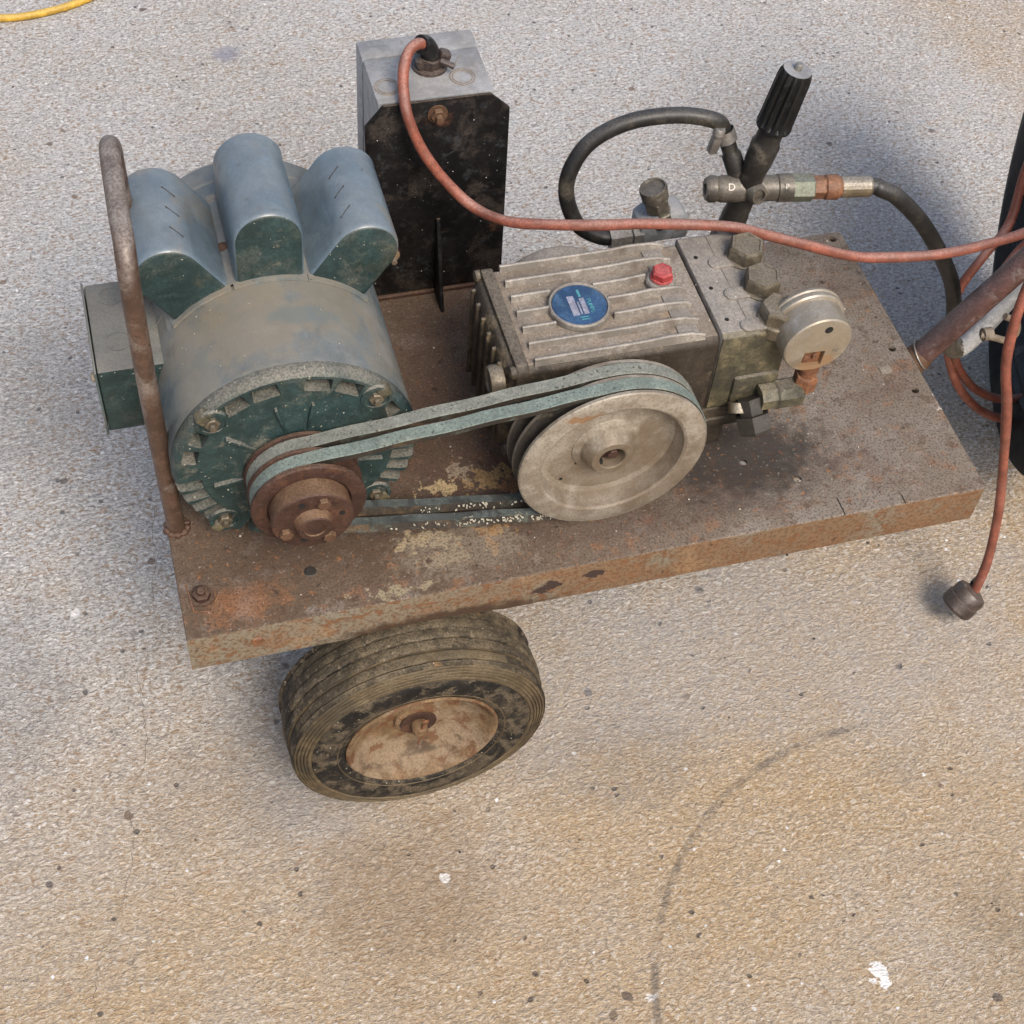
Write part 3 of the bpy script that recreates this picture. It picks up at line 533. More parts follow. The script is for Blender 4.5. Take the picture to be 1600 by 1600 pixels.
B().box((px-.0115, .0535, pz-.004), (.005, .012, .005)).obj('key', 'dark', pp)
for (dx, dz) in ((.029, -.007), (-.028, -.020), (-.012, .068), (-.041, -.040)): B().lathe([(0, 0), (.0018, 0), (.0012, .0008), (0, .001)], (px+dx, .0640, pz+dz), FRONT, 8).obj('casting_pit', 'dark', pp)
def belt(yc, off, mat):
    A = Vector((mx+.0005, 0, mz-.003)); Bc = Vector((px, 0, pz)); ra, rb = r1-.0022+off, r2+.0004+off; d = Bc-A; L = d.length; base = math.atan2(d.z, d.x); al = math.asin((rb-ra)/L)
    pts = []
    tu = base+pi/2+al; tl = base-pi/2-al                           # upper and lower tangent normals
    na = np.linspace(tl, tu-2*pi, 30)                              # around the small pulley, through the left side
    for t in na: pts.append((A, ra, t))
    for t in np.linspace(tu, tl, 44): pts.append((Bc, rb, t))
    P = [c+Vector((cos(t), 0, sin(t)))*r for c, r, t in pts]; Nn = [Vector((cos(t), 0, sin(t))) for c, r, t in pts]
    # add points along the straight runs
    Q = []; M2 = []
    for i in range(len(P)):
        j = (i+1) % len(P); Q.append(P[i]); M2.append(Nn[i]); dd = (P[j]-P[i]).length
        if dd > .05:
            for k in range(1, 24):
                t = k/24; sag = -.0018*sin(pi*t)*(1 if P[i].z < .08 else .25); wob = .0006*sin(t*23+yc*900)
                Q.append(P[i].lerp(P[j], t)+Vector((0, wob, sag))); M2.append(Nn[i].lerp(Nn[j], t).normalized())
    v = []; f = []; n2 = len(Q)
    for p, m in zip(Q, M2):
        for (h, wy) in ((0, -.0066), (.0008, -.0060), (.0008, .0060), (0, .0066), (-.0085, .0042), (-.0085, -.0042)): v.append(p+m*h+Vector((0, yc+wy, 0)))
    for i in range(n2):
        j = (i+1) % n2
        for k in range(6): l = (k+1) % 6; f.append((i*6+k, i*6+l, j*6+l, j*6+k))
    me = B().add(v, f)
    o = me.obj('drive_belt', [mat, 'belt_side', 'belt_inner'], cart, 40)
    for k, p in enumerate(o.data.polygons): p.material_index = 0 if (k % 6) in (0, 1, 2) else (2 if (k % 6) == 4 else 1)
    return o
belt(GY[1], 0, 'belt'); belt(GY[0], .0004, 'belt_front')
fl = B()
for i in range(130):                                              # pale crust on the lower run
    x = random.choice((random.gauss(.30, .018), random.gauss(.26, .03), random.gauss(.345, .02))); k = random.random() < .6; z0 = .0585-(x-.124)*.176
    fl.box((x, (GY[0]-.0069 if k else GY[1]-.0069)+random.uniform(-.0006, .0006), z0+random.uniform(-.004, .0045)), (random.uniform(.0006, .0030), .0012, random.uniform(.0004, .0012)), Matrix.Rotation(random.random()*3, 3, 'Y'))
o = fl.obj('crust', 'flake', cart); o['kind'] = 'stuff'

# ------------------------------------------------------------------ pump
x0, x1, ya, yb, z0, z1 = .337, .524, .112, .246, .036, .1595
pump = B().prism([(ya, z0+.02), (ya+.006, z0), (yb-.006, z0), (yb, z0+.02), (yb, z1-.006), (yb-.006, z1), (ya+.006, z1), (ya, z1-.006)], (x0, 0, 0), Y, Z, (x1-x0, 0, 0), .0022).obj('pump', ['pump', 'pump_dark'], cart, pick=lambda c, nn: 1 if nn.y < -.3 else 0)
# raised flat lands between ribs at the right end and the ribs themselves
for i in range(7):
    yv = .1185+i*.0203
    xs = [.3455, .38, .42, .455, .475, .495, .5055, .5085]; zs = [.1650, .1652, .1652, .1655, .1675, .1665, .1655, .1620]
    segs = [(0, 8)]
    if i in (2, 3): segs = [(.3455, .3775), (.434, .51)]
    elif i == 1: segs = [(.3455, .396), (.419, .51)] if False else [(.3455, .51)]
    elif i == 4: segs = [(.3455, .385), (.427, .4835) if False else (.427, .51)]
    else: segs = [(.3455, .51)]
    if i == 4: segs = [(.3455, .3835), (.4255, .4775), (.5035, .51)]
    for a, c in segs:
        pts = []
        for t in np.linspace(a, c, 14): pts.append((t, yv-.0018*max(0, (t-.47)/.04)*0, float(np.interp(t, xs, zs))))
        rb_ = B().tube(pts, .0019, 8, 1, smooth=False)
        v = []; f = []
        for k, p in enumerate(pts): v += [(p[0], yv-.0032, .1588), (p[0], yv-.0017, p[2]), (p[0], yv+.0017, p[2]), (p[0], yv+.0032, .1588)]
        for k in range(len(pts)-1):
            for q in range(3): f.append((4*k+q, 4*k+q+1, 4*k+q+5, 4*k+q+4))
        rb_.add(v, f); rb_.obj('rib', 'rib', pump, 50)
for i in range(6): B().box((.497, .1287+i*.0203, .1600), (.020, .0150, .0024), bev=.0008).obj('land', 'head', pump)
# rear cover with ribs and sight glass
cv = B().prism([(ya-.003, z0+.012), (ya+.012, z0-.001), (yb-.012, z0-.001), (yb+.003, z0+.012), (yb+.003, z1-.004), (yb-.004, z1+.0042), (ya+.004, z1+.0042), (ya-.003, z1-.004)], (.3270, 0, 0), Y, Z, (.0125, 0, 0), .0025)
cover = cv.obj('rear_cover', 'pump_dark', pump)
v = []; sec = [(.3282, 0.0), (.3240, .002), (.3195, .007), (.3185, .012)]
dome = B(); vv = []
for (xx, ins) in sec:
    for (yy, zz) in ((ya+.004, z0+.014), (ya+.016, z0+.004), (yb-.016, z0+.004), (yb-.004, z0+.014), (yb-.004, z1-.008), (yb-.012, z1-.001), (ya+.012, z1-.001), (ya+.004, z1-.008)):
        cy, cz = (ya+yb)/2, (z0+z1)/2; k1 = 1-ins/.07; vv.append((xx, cy+(yy-cy)*k1, cz+(zz-cz)*k1))
ff = [(8*s+i, 8*s+(i+1) % 8, 8*s+8+(i+1) % 8, 8*s+8+i) for s in range(3) for i in range(8)]+[tuple(24+i for i in range(8))]
dome.add(vv, ff).obj('cover_dome', 'pump_dark', cover, 45)
for i in range(6): B().box((.3215, .1335+i*.0190, .095), (.0125, .0042, .114), bev=.0016).obj('rib', 'pump_dark', cover)
for (yy, zz) in ((ya+.004, z1-.005), (yb-.004, z1-.005), (ya+.004, z0+.012)):
    B().lathe([(0, 0), (.0066, 0), (.0066, .0050), (.005, .006), (0, .0062)], (.3275, yy, zz), (-1, 0, 0), 20).obj('bolt_boss', 'pump_dark', cover)
sg = B().lathe([(0, 0), (.0145, 0), (.0150, .010), (.0135, .013), (.0100, .013), (.0095, .011), (0, .011)], (.3190, .1270, .136), (-1, 0, 0), 32)
sg.obj('sight_glass', 'nut', cover)
# bearing covers front/back
B().lathe([(.062, .246), (.062, .262), (.060, .266), (.05, .267), (.047, .264), (0, .264)], (px+.003, 0, pz+.001), Y, 64).obj('bearing_cover', 'head', pump)
B().lathe([(.052, .114), (.052, .100), (.048, .097), (0, .097)], (px, 0, pz), Y, 48).obj('bearing_cover', 'pump_dark', pump)
B().lathe([(0, .06), (.012, .06), (.012, .12), (0, .12)], (px, 0, pz), Y, 24).obj('crankshaft', 'pump_dark', pump)
# badge
bc = Vector((.4052, .1757, .1650))
bdg = B().lathe([(.0292, -.004), (.0292, .0012), (.0282, .0024), (.0268, .0024), (.0260, .0006), (.0260, -.002)], bc, Z, 64).obj('badge', 'rib', pump)
B().lathe([(0, -.001), (.0262, -.001), (.0258, .0012), (0, .0012)], bc, Z, 64).obj('badge_face', 'badge', bdg)
def tri(pts, mat, name):
    B().prism([(p[0], p[1]) for p in pts], bc+Vector((0, 0, .0012)), X, Y, (0, 0, .00035)).obj(name, mat, bdg)
def bar(u0, u1, v0, v1, mat, name='badge_stripe'):
    tri([(u0, v0), (u1, v0), (u1, v1), (u0, v1)], mat, name)
bar(-.0095, -.0030, -.013, .012, 'badge_grey'); bar(-.0016, .0000, -.012, .004, 'badge_grey'); bar(.0014, .0062, -.0125, .008, 'badge_grey'); bar(.0018, .0044, .010, .019, 'badge_teal')
# small raised lettering running up the badge
def font(txt, size, loc, rot, mat, parent, name, ext=.0003):
    cu = bpy.data.curves.new(name, 'FONT'); cu.body = txt; cu.size = size; cu.extrude = ext; cu.align_x = 'CENTER'; cu.align_y = 'CENTER'
    t = bpy.data.objects.new(name, cu); C.objects.link(t); dg = bpy.context.evaluated_depsgraph_get(); me = bpy.data.meshes.new_from_object(t.evaluated_get(dg)); bpy.data.objects.remove(t, do_unlink=True)
    m = Matrix.Translation(loc) @ rot.to_4x4(); me.transform(m); me.materials.clear(); me.materials.append(MT[mat]); return link(name, me, parent)
font('PUMPS', .0060, bc+Vector((.0100, -.003, .0014)), Matrix.Rotation(-pi/2, 3, 'Z'), 'badge_teal', bdg, 'badge_lettering')
bar(-.004, .004, -.0165, -.0155, 'badge_teal', 'badge_mark'); bar(-.003, .005, -.0195, -.0185, 'badge_teal', 'badge_mark')
# red filler plug
rp = Vector((.4915, .1925, .1612))
plugo = B().lathe([(.0145, 0), (.0145, .004), (.0130, .0058), (.0115, .006), (.0115, .0075), (0, .0075)], rp, Z, 36).obj('filler_neck', 'rib', pump)
B().lathe([(.0112, .006), (.0112, .0085), (.0106, .0095), (0, .0095)], rp, Z, 36).lathe([(.0105, .0095), (.0105, .0155), (.0088, .0178), (.0082, .0178), (.0078, .0170), (0, .0170)], rp, Z, 6, .25).obj('filler_plug', 'red', pump, 30)
# head
hx0, hx1 = .5255, .594
head = B().prism([(ya-.002, .064), (ya+.010, .052), (yb-.004, .052), (yb+.001, .062), (yb+.001, z1+.001), (yb-.003, z1+.0045), (ya+.003, z1+.0045), (ya-.002, z1+.000)], (hx0, 0, 0), Y, Z, (hx1-hx0, 0, 0), .0016).obj('pump_head', ['head', 'head_side'], cart, pick=lambda c, nn: 1 if nn.y < -.3 or nn.x > .5 else 0)
B().box((.5545, (ya+yb)/2, z1+.0051), (.0005, yb-ya-.006, .0006)).obj('casting_line', 'rib', head)
B().box(((hx0+hx1)/2+.010, ya-.001, .085), (.047, .010, .040), bev=.004).obj('manifold_block', 'head_side', head)
for k, (xv, yv) in enumerate(((.5825, .2075), (.5830, .1650), (.5835, .1230))):
    cc = Vector((xv, yv, z1+.0035))
    c_ = B().lathe([(.0195, -.010), (.0195, .0022), (.0180, .0035), (0, .0035)], cc, Z, 40).obj('valve_cap', 'nut', head)
    B().lathe([(.0182, .0035), (.0182, .0150), (.0166, .0182), (.0142, .0182), (.0134, .0172), (0, .0172)], cc, Z, 6, [.10, .22, .55][k]).obj('hex_head', 'nut', c_, 20)
    tg = []
    for t in np.linspace(pi/2, 3*pi/2, 12): tg.append((-.031+.0075*cos(t), .0075*sin(t)))
    tg += [(0, -.0075), (0, .0075)]
    B().prism(tg, cc+Vector((0, -.004, .0005)), X, Y, (0, 0, .0026), .0007).obj('cast_tab', 'head', head)
    B().lathe([(0, 0), (.0021, 0), (.0021, .0006), (0, .0006)], cc+Vector((-.0475, .008, .0009)), Z, 10).obj('pin_hole', 'dark', head)
# discharge elbow and gauge
B().lathe([(0, 0), (.0135, 0), (.0135, .016), (.0150, .018), (.0150, .041), (.0135, .044), (0, .044)], (.571, .0980, .083), (1, .02, -.03), 8, .39).obj('discharge_fitting', 'head_side', head, 30)
B().lathe([(0, -.004), (.0125, -.004), (.0125, .012), (.0180, .0122), (.0180, .028), (.0160, .031), (0, .033)], (.5635, .098, .078), (.12, -.62, -.76), 6, .2).obj('hex_plug', 'groove', head, 20)
B().lathe([(0, 0), (.0105, 0), (.0105, .010), (0, .010)], (.5545, .103, .074), (-.1, -.6, -.6), 16).obj('boss', 'crimp', head)
gs = B().hexa((.6185, .1000, .0860), (0, 0, 1), .0120, .018, a0=.3).lathe([(.0080, .016), (.0080, .026), (.0100, .027), (.0100, .050), (0, .050)], (.6185, .1000, .0860), (0, 0, 1), 20).obj('gauge_stem', 'orange_rust', head)
gc = Vector((.6115, .086, .1585))
ga = B().lathe([(0, 0), (.0322, 0), (.0336, .0012), (.0338, .0035), (.0342, .0270), (.0365, .0275), (.0376, .0290), (.0376, .0320), (.0362, .0335), (.0362, .0350), (.0376, .0362), (.0366, .0392), (.0330, .0400), (0, .0385)], gc, Y, 72).obj('pressure_gauge', 'gauge', cart)
B().lathe([(0, 0), (.0040, 0), (.0040, .0006), (0, .0006)], gc+Vector((.006, .0002, .0200)), FRONT, 20).obj('vent_hole', 'dark', ga)
win = B().box(gc+Vector((-.0020, .0, -.0170)), (.0215, .013, .0185), Matrix.Rotation(R(4), 3, 'Y'), .0008, 1); cut(ga, win)
B().box(gc+Vector((-.0020, .0055, -.0175)), (.0205, .003, .0175), Matrix.Rotation(R(4), 3, 'Y'), .0010).lathe([(0, 0), (.003, 0), (.003, .003), (0, .003)], gc+Vector((.001, .003, -.016)), FRONT, 8).box(gc+Vector((-.006, .004, -.020)), (.008, .003, .006), Matrix.Rotation(.4, 3, 'Y'), .001).obj('rusted_movement', 'orange_rust', ga)
RF = Matrix.Rotation(pi/2, 3, 'X')
font('50', .0062, gc+Vector((.0190, -.0003, -.0100)), Matrix.Rotation(R(0), 3, 'Y') @ RF, 'ink', ga, 'stamped_number', .0001)
# base rails
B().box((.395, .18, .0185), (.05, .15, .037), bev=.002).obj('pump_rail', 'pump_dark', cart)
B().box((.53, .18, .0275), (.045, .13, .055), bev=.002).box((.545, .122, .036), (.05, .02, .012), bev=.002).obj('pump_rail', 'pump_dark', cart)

# ------------------------------------------------------------------ inlet block behind the pump, garden connector
ib = B().prism([(-.024, -.012), (.027, -.012), (.030, .006), (.020, .022), (-.010, .022), (-.024, .010)], (.5330, .292, .128), X, Z, (0, .030, 0), .002).obj('inlet_block', 'box', cart)
dirg = Vector((-.30, .1, .95)).normalized(); g0 = Vector((.5330, .300, .135))
B().hexa(g0, dirg, .0135, .014, a0=.2).lathe([(.010, .012), (.010, .018), (.0130, .0185), (.0130, .030), (.010, .032)], g0, dirg, 6, .3).lathe([(.010, .030), (.0136, .032), (.0142, .044), (.0134, .0465), (.0122, .0465), (.0110, .0445), (0, .0445)], g0, dirg, 32).obj('garden_connector', 'valve', ib, 30)
B().lathe([(0, 0), (.0125, 0), (.0125, .010), (.0095, .011), (.0095, .018), (.0115, .0185), (.0115, .034), (0, .034)], (.513, .300, .1225), (-1, .02, -.02), 6, .1).obj('hose_nut', 'steel', ib, 30)
B().box((.60, .262, .112), (.03, .04, .04), bev=.004).obj('outlet_block', 'pump_dark', head)

# ------------------------------------------------------------------ unloader valve
va = Vector((.5975, .290, .075)); vt = Vector((.6365, .290, .3085)); vd = (vt-va).normalized(); L = (vt-va).length
def al(t): return va+vd*t
uv = B().lathe([(0, 0), (.0115, 0), (.0115, .030), (.0138, .032), (.0136, .068), (.0128, .072), (.0122, .125), (.0138, .134), (.0146, .156), (.0125, .160), (.0125, .172), (0, .172)], va, vd, 28).obj('unloader_valve', 'valve_black', cart)
B().hexa(al(.028), vd, .0162, .016, a0=.3).obj('hex_nut', 'valve_black', uv)
ax = Vector((.985, -.17, -.0)).normalized(); c0 = al(.100)
B().lathe([(0, -.036), (.0058, -.036), (.0060, -.042), (.0108, -.042), (.0135, -.038), (.0135, -.032), (.0120, -.030), (.0136, -.026), (.0136, .012), (.0128, .030), (.0140, .031), (.0140, .046), (0, .046)], c0, ax, 28).obj('cross_body', 'valve', uv)
B().lathe([(0, 0), (.0066, 0), (.0066, .0006), (0, .0006)], c0-ax*.0362, -ax, 16).obj('port_hole', 'dark', uv)
pd = Vector((.2, -.93, .25)).normalized()
B().lathe([(.0112, 0), (.0106, .0155), (.0085, .020), (.0062, .020), (.0060, .012), (0, .012)], c0+ax*.002, pd, 24).obj('port', 'valve', uv)
B().lathe([(0, 0), (.0062, 0), (.0062, .0005), (0, .0005)], c0+ax*.002+pd*.0120, pd, 16).obj('port_hole', 'dark', uv)
pf = Vector((0, -.70, .71)); pf = (pf-ax*pf.dot(ax)).normalized()
font('D', .010, c0-ax*.0185+pf*.0136, (Matrix((ax, pf.cross(ax), pf)).transposed()), 'steel', uv, 'stamped_letter', .0004)
font('P', .007, c0+ax*.038+pf*.0140, (Matrix((ax, pf.cross(ax), pf)).transposed()), 'steel', uv, 'stamped_letter', .0003)
B().hexa(c0+ax*.046, ax, .0142, .022, .06, .3).obj('hex_adaptor', 'brass_green', uv)
B().hexa(c0+ax*.066, ax, .0118, .014, .06, .1).lathe([(.0105, .013), (.0126, .015), (.0128, .027), (.010, .031)], c0+ax*.066, ax, 24).obj('hose_nut', 'orange_rust', uv)
cr = [(.0120, .0), (.0142, .001)]
B().lathe([(0, .0), (.0100, .0), (.0108, .001), (.0108, .030), (.0096, .032), (0, .032)], c0+ax*.096, ax, 20).obj('crimp_sleeve', 'crimp', uv, 12)
# bypass barb
bd = Vector((-.35, .30, .88)).normalized(); b0 = al(.105)+Vector((-.006, .008, .0))
B().lathe([(.0100, 0), (.0098, .030), (.0075, .034), (.0075, .06), (0, .06)], b0, bd, 20).obj('bypass_barb', 'valve_black', uv)
cl0 = b0+bd*.052
clamp = B().lathe([(.0100, -.006), (.0108, -.006), (.0108, .006), (.0100, .006)], cl0, bd, 32).box(cl0+Vector((-.014, -.008, -.003)), (.009, .009, .018), Matrix.Rotation(.15, 3, 'Y'), .0015).lathe([(0, 0), (.0045, 0), (.0045, .004), (.0062, .0045), (.0062, .010), (.005, .012), (0, .012)], cl0+Vector((-.013, -.009, .006)), (.1, 0, 1), 14).obj('hose_clamp', 'steel', uv)
# fluted knob
kb = B(); k0 = al(.176); kh = L-.176+.004; n_ = 84; v = []; prof = [(.0172, 0), (.0178, .003), (.0174, .006), (.0171, .014), (.0164, kh-.010), (.0158, kh-.004), (.0138, kh), (.0132, kh), (.0, kh+.0005)]
q = Vector((0, 0, 1)).rotation_difference(vd); Xk, Yk = q @ Vector(X), q @ Vector(Y)
for (r, h) in prof:
    for i in range(n_):
        a = 2*pi*i/n_; fl_ = (1-.15*max(0, cos(a*14))**.5) if .005 < h < kh-.002 else 1
        v.append(k0+vd*h+(Xk*cos(a)+Yk*sin(a))*r*fl_)
f = [(k*n_+i, k*n_+(i+1) % n_, (k+1)*n_+(i+1) % n_, (k+1)*n_+i) for k in range(len(prof)-1) for i in range(n_)]
knob = kb.add(v, f).obj('knob', 'plastic', uv, 30)
B().lathe([(0, 0), (.0136, 0), (.0136, .0008), (0, .0008)], k0+vd*(kh-.0003), vd, 32).obj('knob_top', 'box', knob)
B().lathe([(0, 0), (.0036, 0), (.0036, .006), (.003, .007), (0, .0072)], k0+vd*(kh), vd, 14).obj('spindle', 'steel', knob)

# ------------------------------------------------------------------ hoses
he = b0+bd*.035
B().tube([tuple(he), tuple(he+bd*.020), (.5764, .312, .2455), (.5397, .32, .2514), (.4934, .325, .2468), (.4568, .325, .2295), (.4373, .32, .2038), (.4335, .315, .174), (.4469, .31, .1386), (.4690, .304, .1235), (.4860, .300, .1220)], .0080, 20, 10).obj('bypass_hose', 'hose', cart)
he2 = c0+ax*.120
H2 = [tuple(he2), tuple(he2+ax*.014), (.7500, .2640, .1722), (.7692, .2590, .1622), (.8031, .2530, .1284), (.8374, .250, .0817), (.8666, .249, .0337), (.8850, .2485, -.0150), (.8905, .248, -.048)]
B().tube(H2, .0086, 20, 10).obj('pressure_hose', 'hose', cart)
# grey return bend and white tube below the tow pipe
rb2 = B().tube([(.8900, .2480, -.040), (.8960, .248, -.066), (.9090, .249, -.083), (.9240, .250, -.074), (.9420, .252, -.046), (.9560, .254, -.018), (.974, .26, .01)], .0105, 18, 8).obj('return_bend', ['valve', 'white_hose'], cart, pick=lambda c, nn: 1 if c.x > .914 else 0)

# ------------------------------------------------------------------ tow pipe
tp0 = Vector((.8010, .190, -.030)); tp1 = Vector((.9700, .190, .2200)); td = (tp1-tp0).normalized()
tow = B().tube([tuple(tp0+td*.012), tuple(tp0.lerp(tp1, .5)), tuple(tp1)], .0136, 24, 8).obj('tow_pipe', 'tongue', cart)
B().lathe([(.0150, 0), (.0154, .030), (.0138, .034)], tp0-td*.004, td, 28).lathe([(0, 0), (.0150, 0)], tp0-td*.004, td, 28).obj('pipe_socket', 'hub_rust', cart)
for k in (.014, .026): 
    ringp = [tuple(tp0+td*(k+.006*sin(t))+(td.orthogonal().normalized()*cos(t)+td.cross(td.orthogonal().normalized())*sin(t))*.0158) for t in np.linspace(0, 2*pi, 20)]
    B().tube(ringp, .0010, 6, 2).obj('wire_wrap', 'steel', tow)
hk = Vector((.8660, .172, .0300))
B().tube([tuple(hk), tuple(hk+Vector((.012, -.006, .0))), tuple(hk+Vector((.030, -.006, -.008))), tuple(hk+Vector((.040, -.004, -.002))), tuple(hk+Vector((.036, -.002, .014))), tuple(hk+Vector((.020, 0, .024)))], .0038, 12, 8).lathe([(0, 0), (.0072, .002), (.0072, .012), (0, .014)], hk, X, 16).obj('hook', 'pump', tow)

# ------------------------------------------------------------------ switch box on its bracket
bx0, bx1, by = .2475, .3900, .3870
poly = [(bx0+.004, -.0), (bx1+.006, -.0), (bx1+.001, .233), (bx1-.019, .252), (bx0+.018, .252), (bx0, .230)]
brk = B().prism(poly, (0, by-.0035, 0), X, Z, (0, .0035, 0), .0008).obj('bracket_plate', 'black', cart)
B().prism([(0, 0), (-.034, 0), (-.030, .006), (-.0030, .104), (0, .104)], (.3205, by-.0036, 0), Y, Z, (.0042, 0, 0), .0008).obj('gusset', 'black', brk)
B().box((.315, by-.0055, .002), (.13, .005, .005), bev=.0015).obj('weld_bead', 'pulley_rust', brk)
for (x, z, s, m) in ((.3186, .2364, .0075, 'hub_rust'), (.2745, .0612, .0062, 'pump')):
    B().lathe([(0, 0), (s*1.35, 0), (s*1.35, .0015), (0, .0015)], (x, by-.0035, z), FRONT, 20).hexa((x, by-.005, z), FRONT, s, .005).lathe([(0, .005), (s*.5, .005), (s*.5, .011), (0, .0115)], (x, by-.005, z), FRONT, 14).obj('bolt', m, brk)
B().lathe([(0, 0), (.0038, 0), (.0038, .0005), (0, .0005)], (.3719, by-.0036, .0644), FRONT, 12).obj('bolt_hole', 'dark', brk)
sb = B().box((.3185, by+.0345, .1535), (.115, .0675, .199), bev=.002).obj('switch_box', 'box', cart)
B().box((.3185, by+.0830, .1535), (.1165, .0280, .201), bev=.0018).obj('box_cover', 'box', sb)
for (x, y) in ((.2755, .4105), (.3500, .4125)):
    for rr in (.0118, .0092): B().lathe([(rr, 0), (rr, .0005), (rr+.0009, .0005), (rr+.0009, 0)], (x, y, .2531), Z, 32).obj('knockout', 'pump', sb)
B().tube([(.3560, .4460, .2533), (.3420, .4250, .2533)], .0004, 5, smooth=False).obj('score_mark', 'pump', sb)
gl = Vector((.3225, .4340, .2530))
gland = B().lathe([(.0175, 0), (.0175, .003), (.0135, .004), (.0130, .012), (0, .012)], gl, Z, 28).hexa(gl+Vector((0, 0, .003)), (.15, .1, 1), .0150, .009, a0=.4).box(gl+Vector((.013, -.002, .011)), (.012, .012, .014), Matrix.Rotation(.4, 3, 'Y'), .003).box(gl+Vector((-.011, -.004, .009)), (.008, .014, .012), Matrix.Rotation(-.3, 3, 'Y'), .003).lathe([(0, 0), (.003, 0), (.003, .014), (0, .014)], gl+Vector((.008, -.012, .014)), (.8, -.5, -.2), 10).obj('cable_gland', 'plug', sb, 30)
B().tube([(.3225, .434, .262), (.3215, .4310, .273), (.3160, .4270, .2835), (.3105, .4235, .2870)], .0092, 16, 6).obj('strain_boot', 'plastic', sb)

# ------------------------------------------------------------------ power cord
cordpts = [(.3190, .4290, .2780), (.3140, .4245, .2860), (.3060, .4200, .2905), (.2965, .4130, .2880), (.2890, .4010, .2780), (.2858, .3860, .2630), (.2862, .3690, .2480), (.2985, .360, .2142), (.3192, .350, .182), (.344, .333, .1590), (.368, .302, .1640), (.4005, .281, .1722), (.446, .262, .1800), (.4893, .2552, .1800), (.5378, .2450, .1795), (.5785, .2370, .1760), (.6188, .235, .1597), (.6615, .230, .1436), (.7167, .228, .1200), (.7629, .220, .1173), (.8071, .210, .1226), (.848, .200, .1374), (.893, .192, .1591),
           (.945, .20, .19), (1.00, .26, .20), (1.01, .33, .16), (.999, .360, .095), (.9835, .333, .0246), (.9428, .305, .0058), (.9194, .295, -.0355), (.9188, .285, -.0884), (.9253, .275, -.1231), (.9472, .262, -.1685), (.9927, .260, -.2208), (1.0439, .26, -.2518), (1.10, .27, -.262), (1.16, .29, -.25), (1.13, .285, -.245), (1.0466, .277, -.2330), (1.0029, .275, -.2104), (.9634, .272, -.1716), (.9306, .270, -.1188), (.9344, .272, -.0703), (.952, .280, -.0115), (.9914, .30, .0250),
           (1.00, .25, .15), (.95, .19, .23), (.905, .155, .225), (.8693, .140, .190), (.8504, .122, .1494), (.8441, .110, .1108), (.8472, .100, .0646), (.8653, .090, .0022), (.8845, .080, -.0759), (.9033, .070, -.1605), (.9085, .055, -.2350), (.9010, .043, -.279)]
cord = thing('power_cord', 'faded orange power cord looping from the switch box over the pump to a dark plug', 'power cord', (.9045, .05, G))
B().tube(cordpts, .0054, 16, 8, rfun=lambda t: 1+.03*sin(t*211)+.02*sin(t*97)).obj('cable', 'cord', cord, 60)
pdn = Vector((-.55, -.12, -.62)).normalized(); p0 = Vector((.9020, .0440, -.2790))
plug = B().lathe([(0, 0), (.0100, .000), (.0185, .0035), (.0205, .0080), (.0200, .0170), (.0212, .0180), (.0212, .0300), (.0190, .0335), (0, .0335)], p0, pdn, 36).obj('plug', 'plug', cord, 30)
for s in (-1, 1): B().box(p0+pdn*.004+Vector((.010*s, .012*s, 0)), (.012, .010, .009), Matrix.Rotation(.5, 3, 'Z'), .002).obj('clamp_ear', 'plug', plug)
for s in (-1, 1): B().lathe([(0, 0), (.0035, 0), (.003, .003), (0, .0035)], p0+pdn*.0018+Vector((.013*s, -.004*s, .006)), -pdn, 12).obj('screw', 'steel', plug)
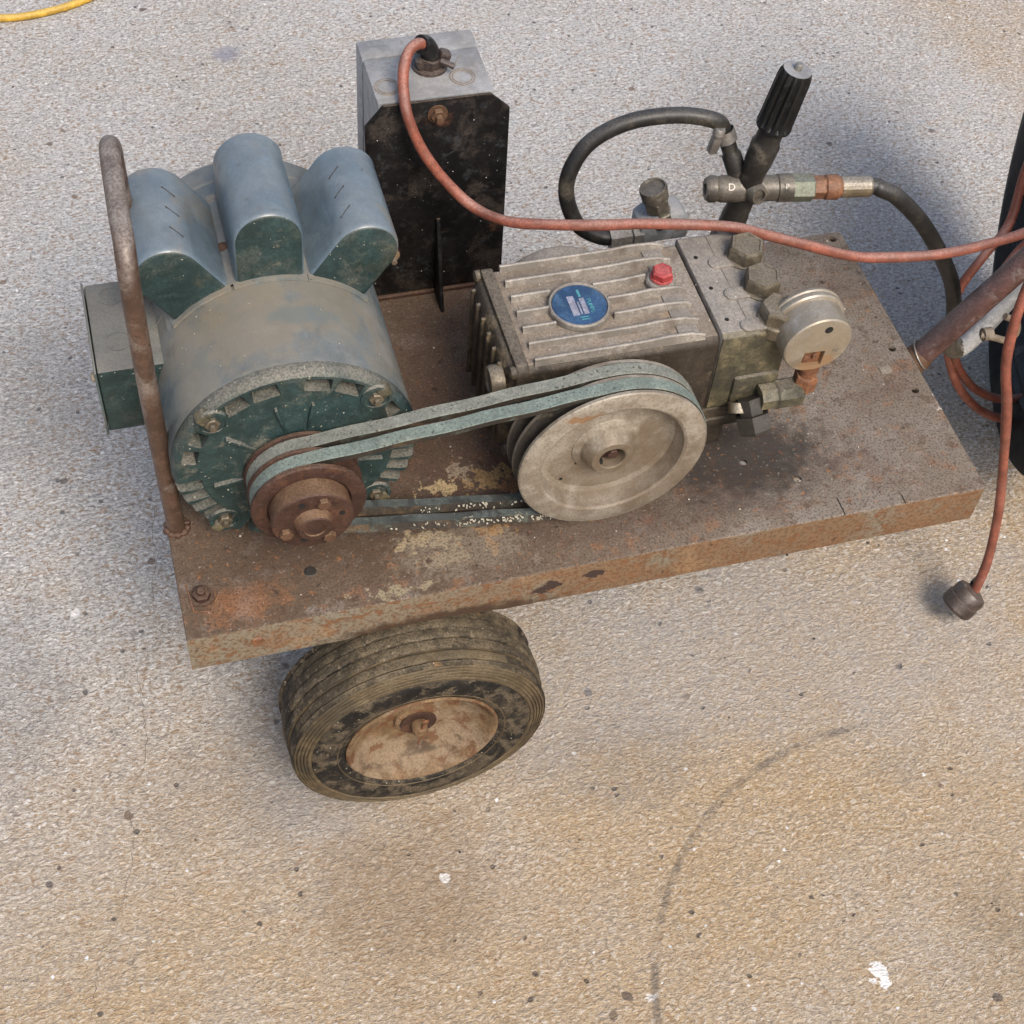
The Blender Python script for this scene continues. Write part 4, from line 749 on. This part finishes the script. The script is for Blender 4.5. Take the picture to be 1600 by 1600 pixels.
B().box(p0+pdn*.038+Vector((.004, .006, 0)), (.002, .007, .014), Matrix.Rotation(-.7, 3, 'Y')).box(p0+pdn*.038+Vector((-.004, -.006, 0)), (.002, .007, .014), Matrix.Rotation(-.7, 3, 'Y')).obj('prong', 'steel', plug)

yc = B().tube([(-.30, 1.45, G+.0062), (-.20, 1.437, G+.0062), (-.1472, 1.4276, G+.0062), (-.099, 1.4207, G+.0062), (-.0595, 1.4239, G+.0062), (-.019, 1.4338, G+.0062), (.0176, 1.4499, G+.0062), (.0662, 1.4783, G+.0062), (.14, 1.54, G+.0062)], .0060, 14, 8).obj('yellow_cord', 'yellow')
yc['label'] = 'yellow extension cord lying across the far left corner of the concrete'; yc['category'] = 'extension cord'

# ------------------------------------------------------------------ dark wheel at the right edge
cw = Vector((1.1034, .354, .0187)); axw = Vector((cos(.3842), -sin(.3842), 0)); RW = .3392
bw = thing('large_wheel', 'large black wheel standing at the right edge beside the hanging orange cord', 'wheel', (cw.x, cw.y, G))
B().lathe([(.262, .0), (.268, -.012), (.300, -.020), (.3330, -.014), (RW, .000), (RW+.001, .018), (RW-.002, .036), (.3300, .046), (.295, .050), (.268, .044), (.262, .036), (.262, 0)], cw, axw, 128).obj('tyre', 'big_tyre', bw)
B().lathe([(.264, .004), (.262, -.006), (.255, -.007), (.246, .010), (.10, .018), (0, .018)], cw, axw, 96).obj('rim', 'grey_rim', bw)

# grit lying on the deck and motor
o = B()
for i in range(60):
    x, y = random.uniform(.02, .78), random.uniform(.005, .375); s = random.uniform(.0005, .0013)
    bm = bmesh.new(); bmesh.ops.create_icosphere(bm, subdivisions=1, radius=s); o.bm(bm, Matrix.Translation((x, y, s*.5)))
for i in range(16):
    a = random.uniform(-50, 50); s = random.uniform(.0002, .0006); bm = bmesh.new(); bmesh.ops.create_icosphere(bm, subdivisions=1, radius=s); o.bm(bm, Matrix.Translation(rad(a, MR+.0003, random.uniform(.13, .2))))
for i in range(24):
    s = random.uniform(.0005, .0010); bm = bmesh.new(); bmesh.ops.create_icosphere(bm, subdivisions=1, radius=s); o.bm(bm, Matrix.Translation((random.uniform(.35, .57), random.uniform(.118, .24), z1+.0008)))
o = o.obj('grit', 'flake', cart); o['kind'] = 'stuff'
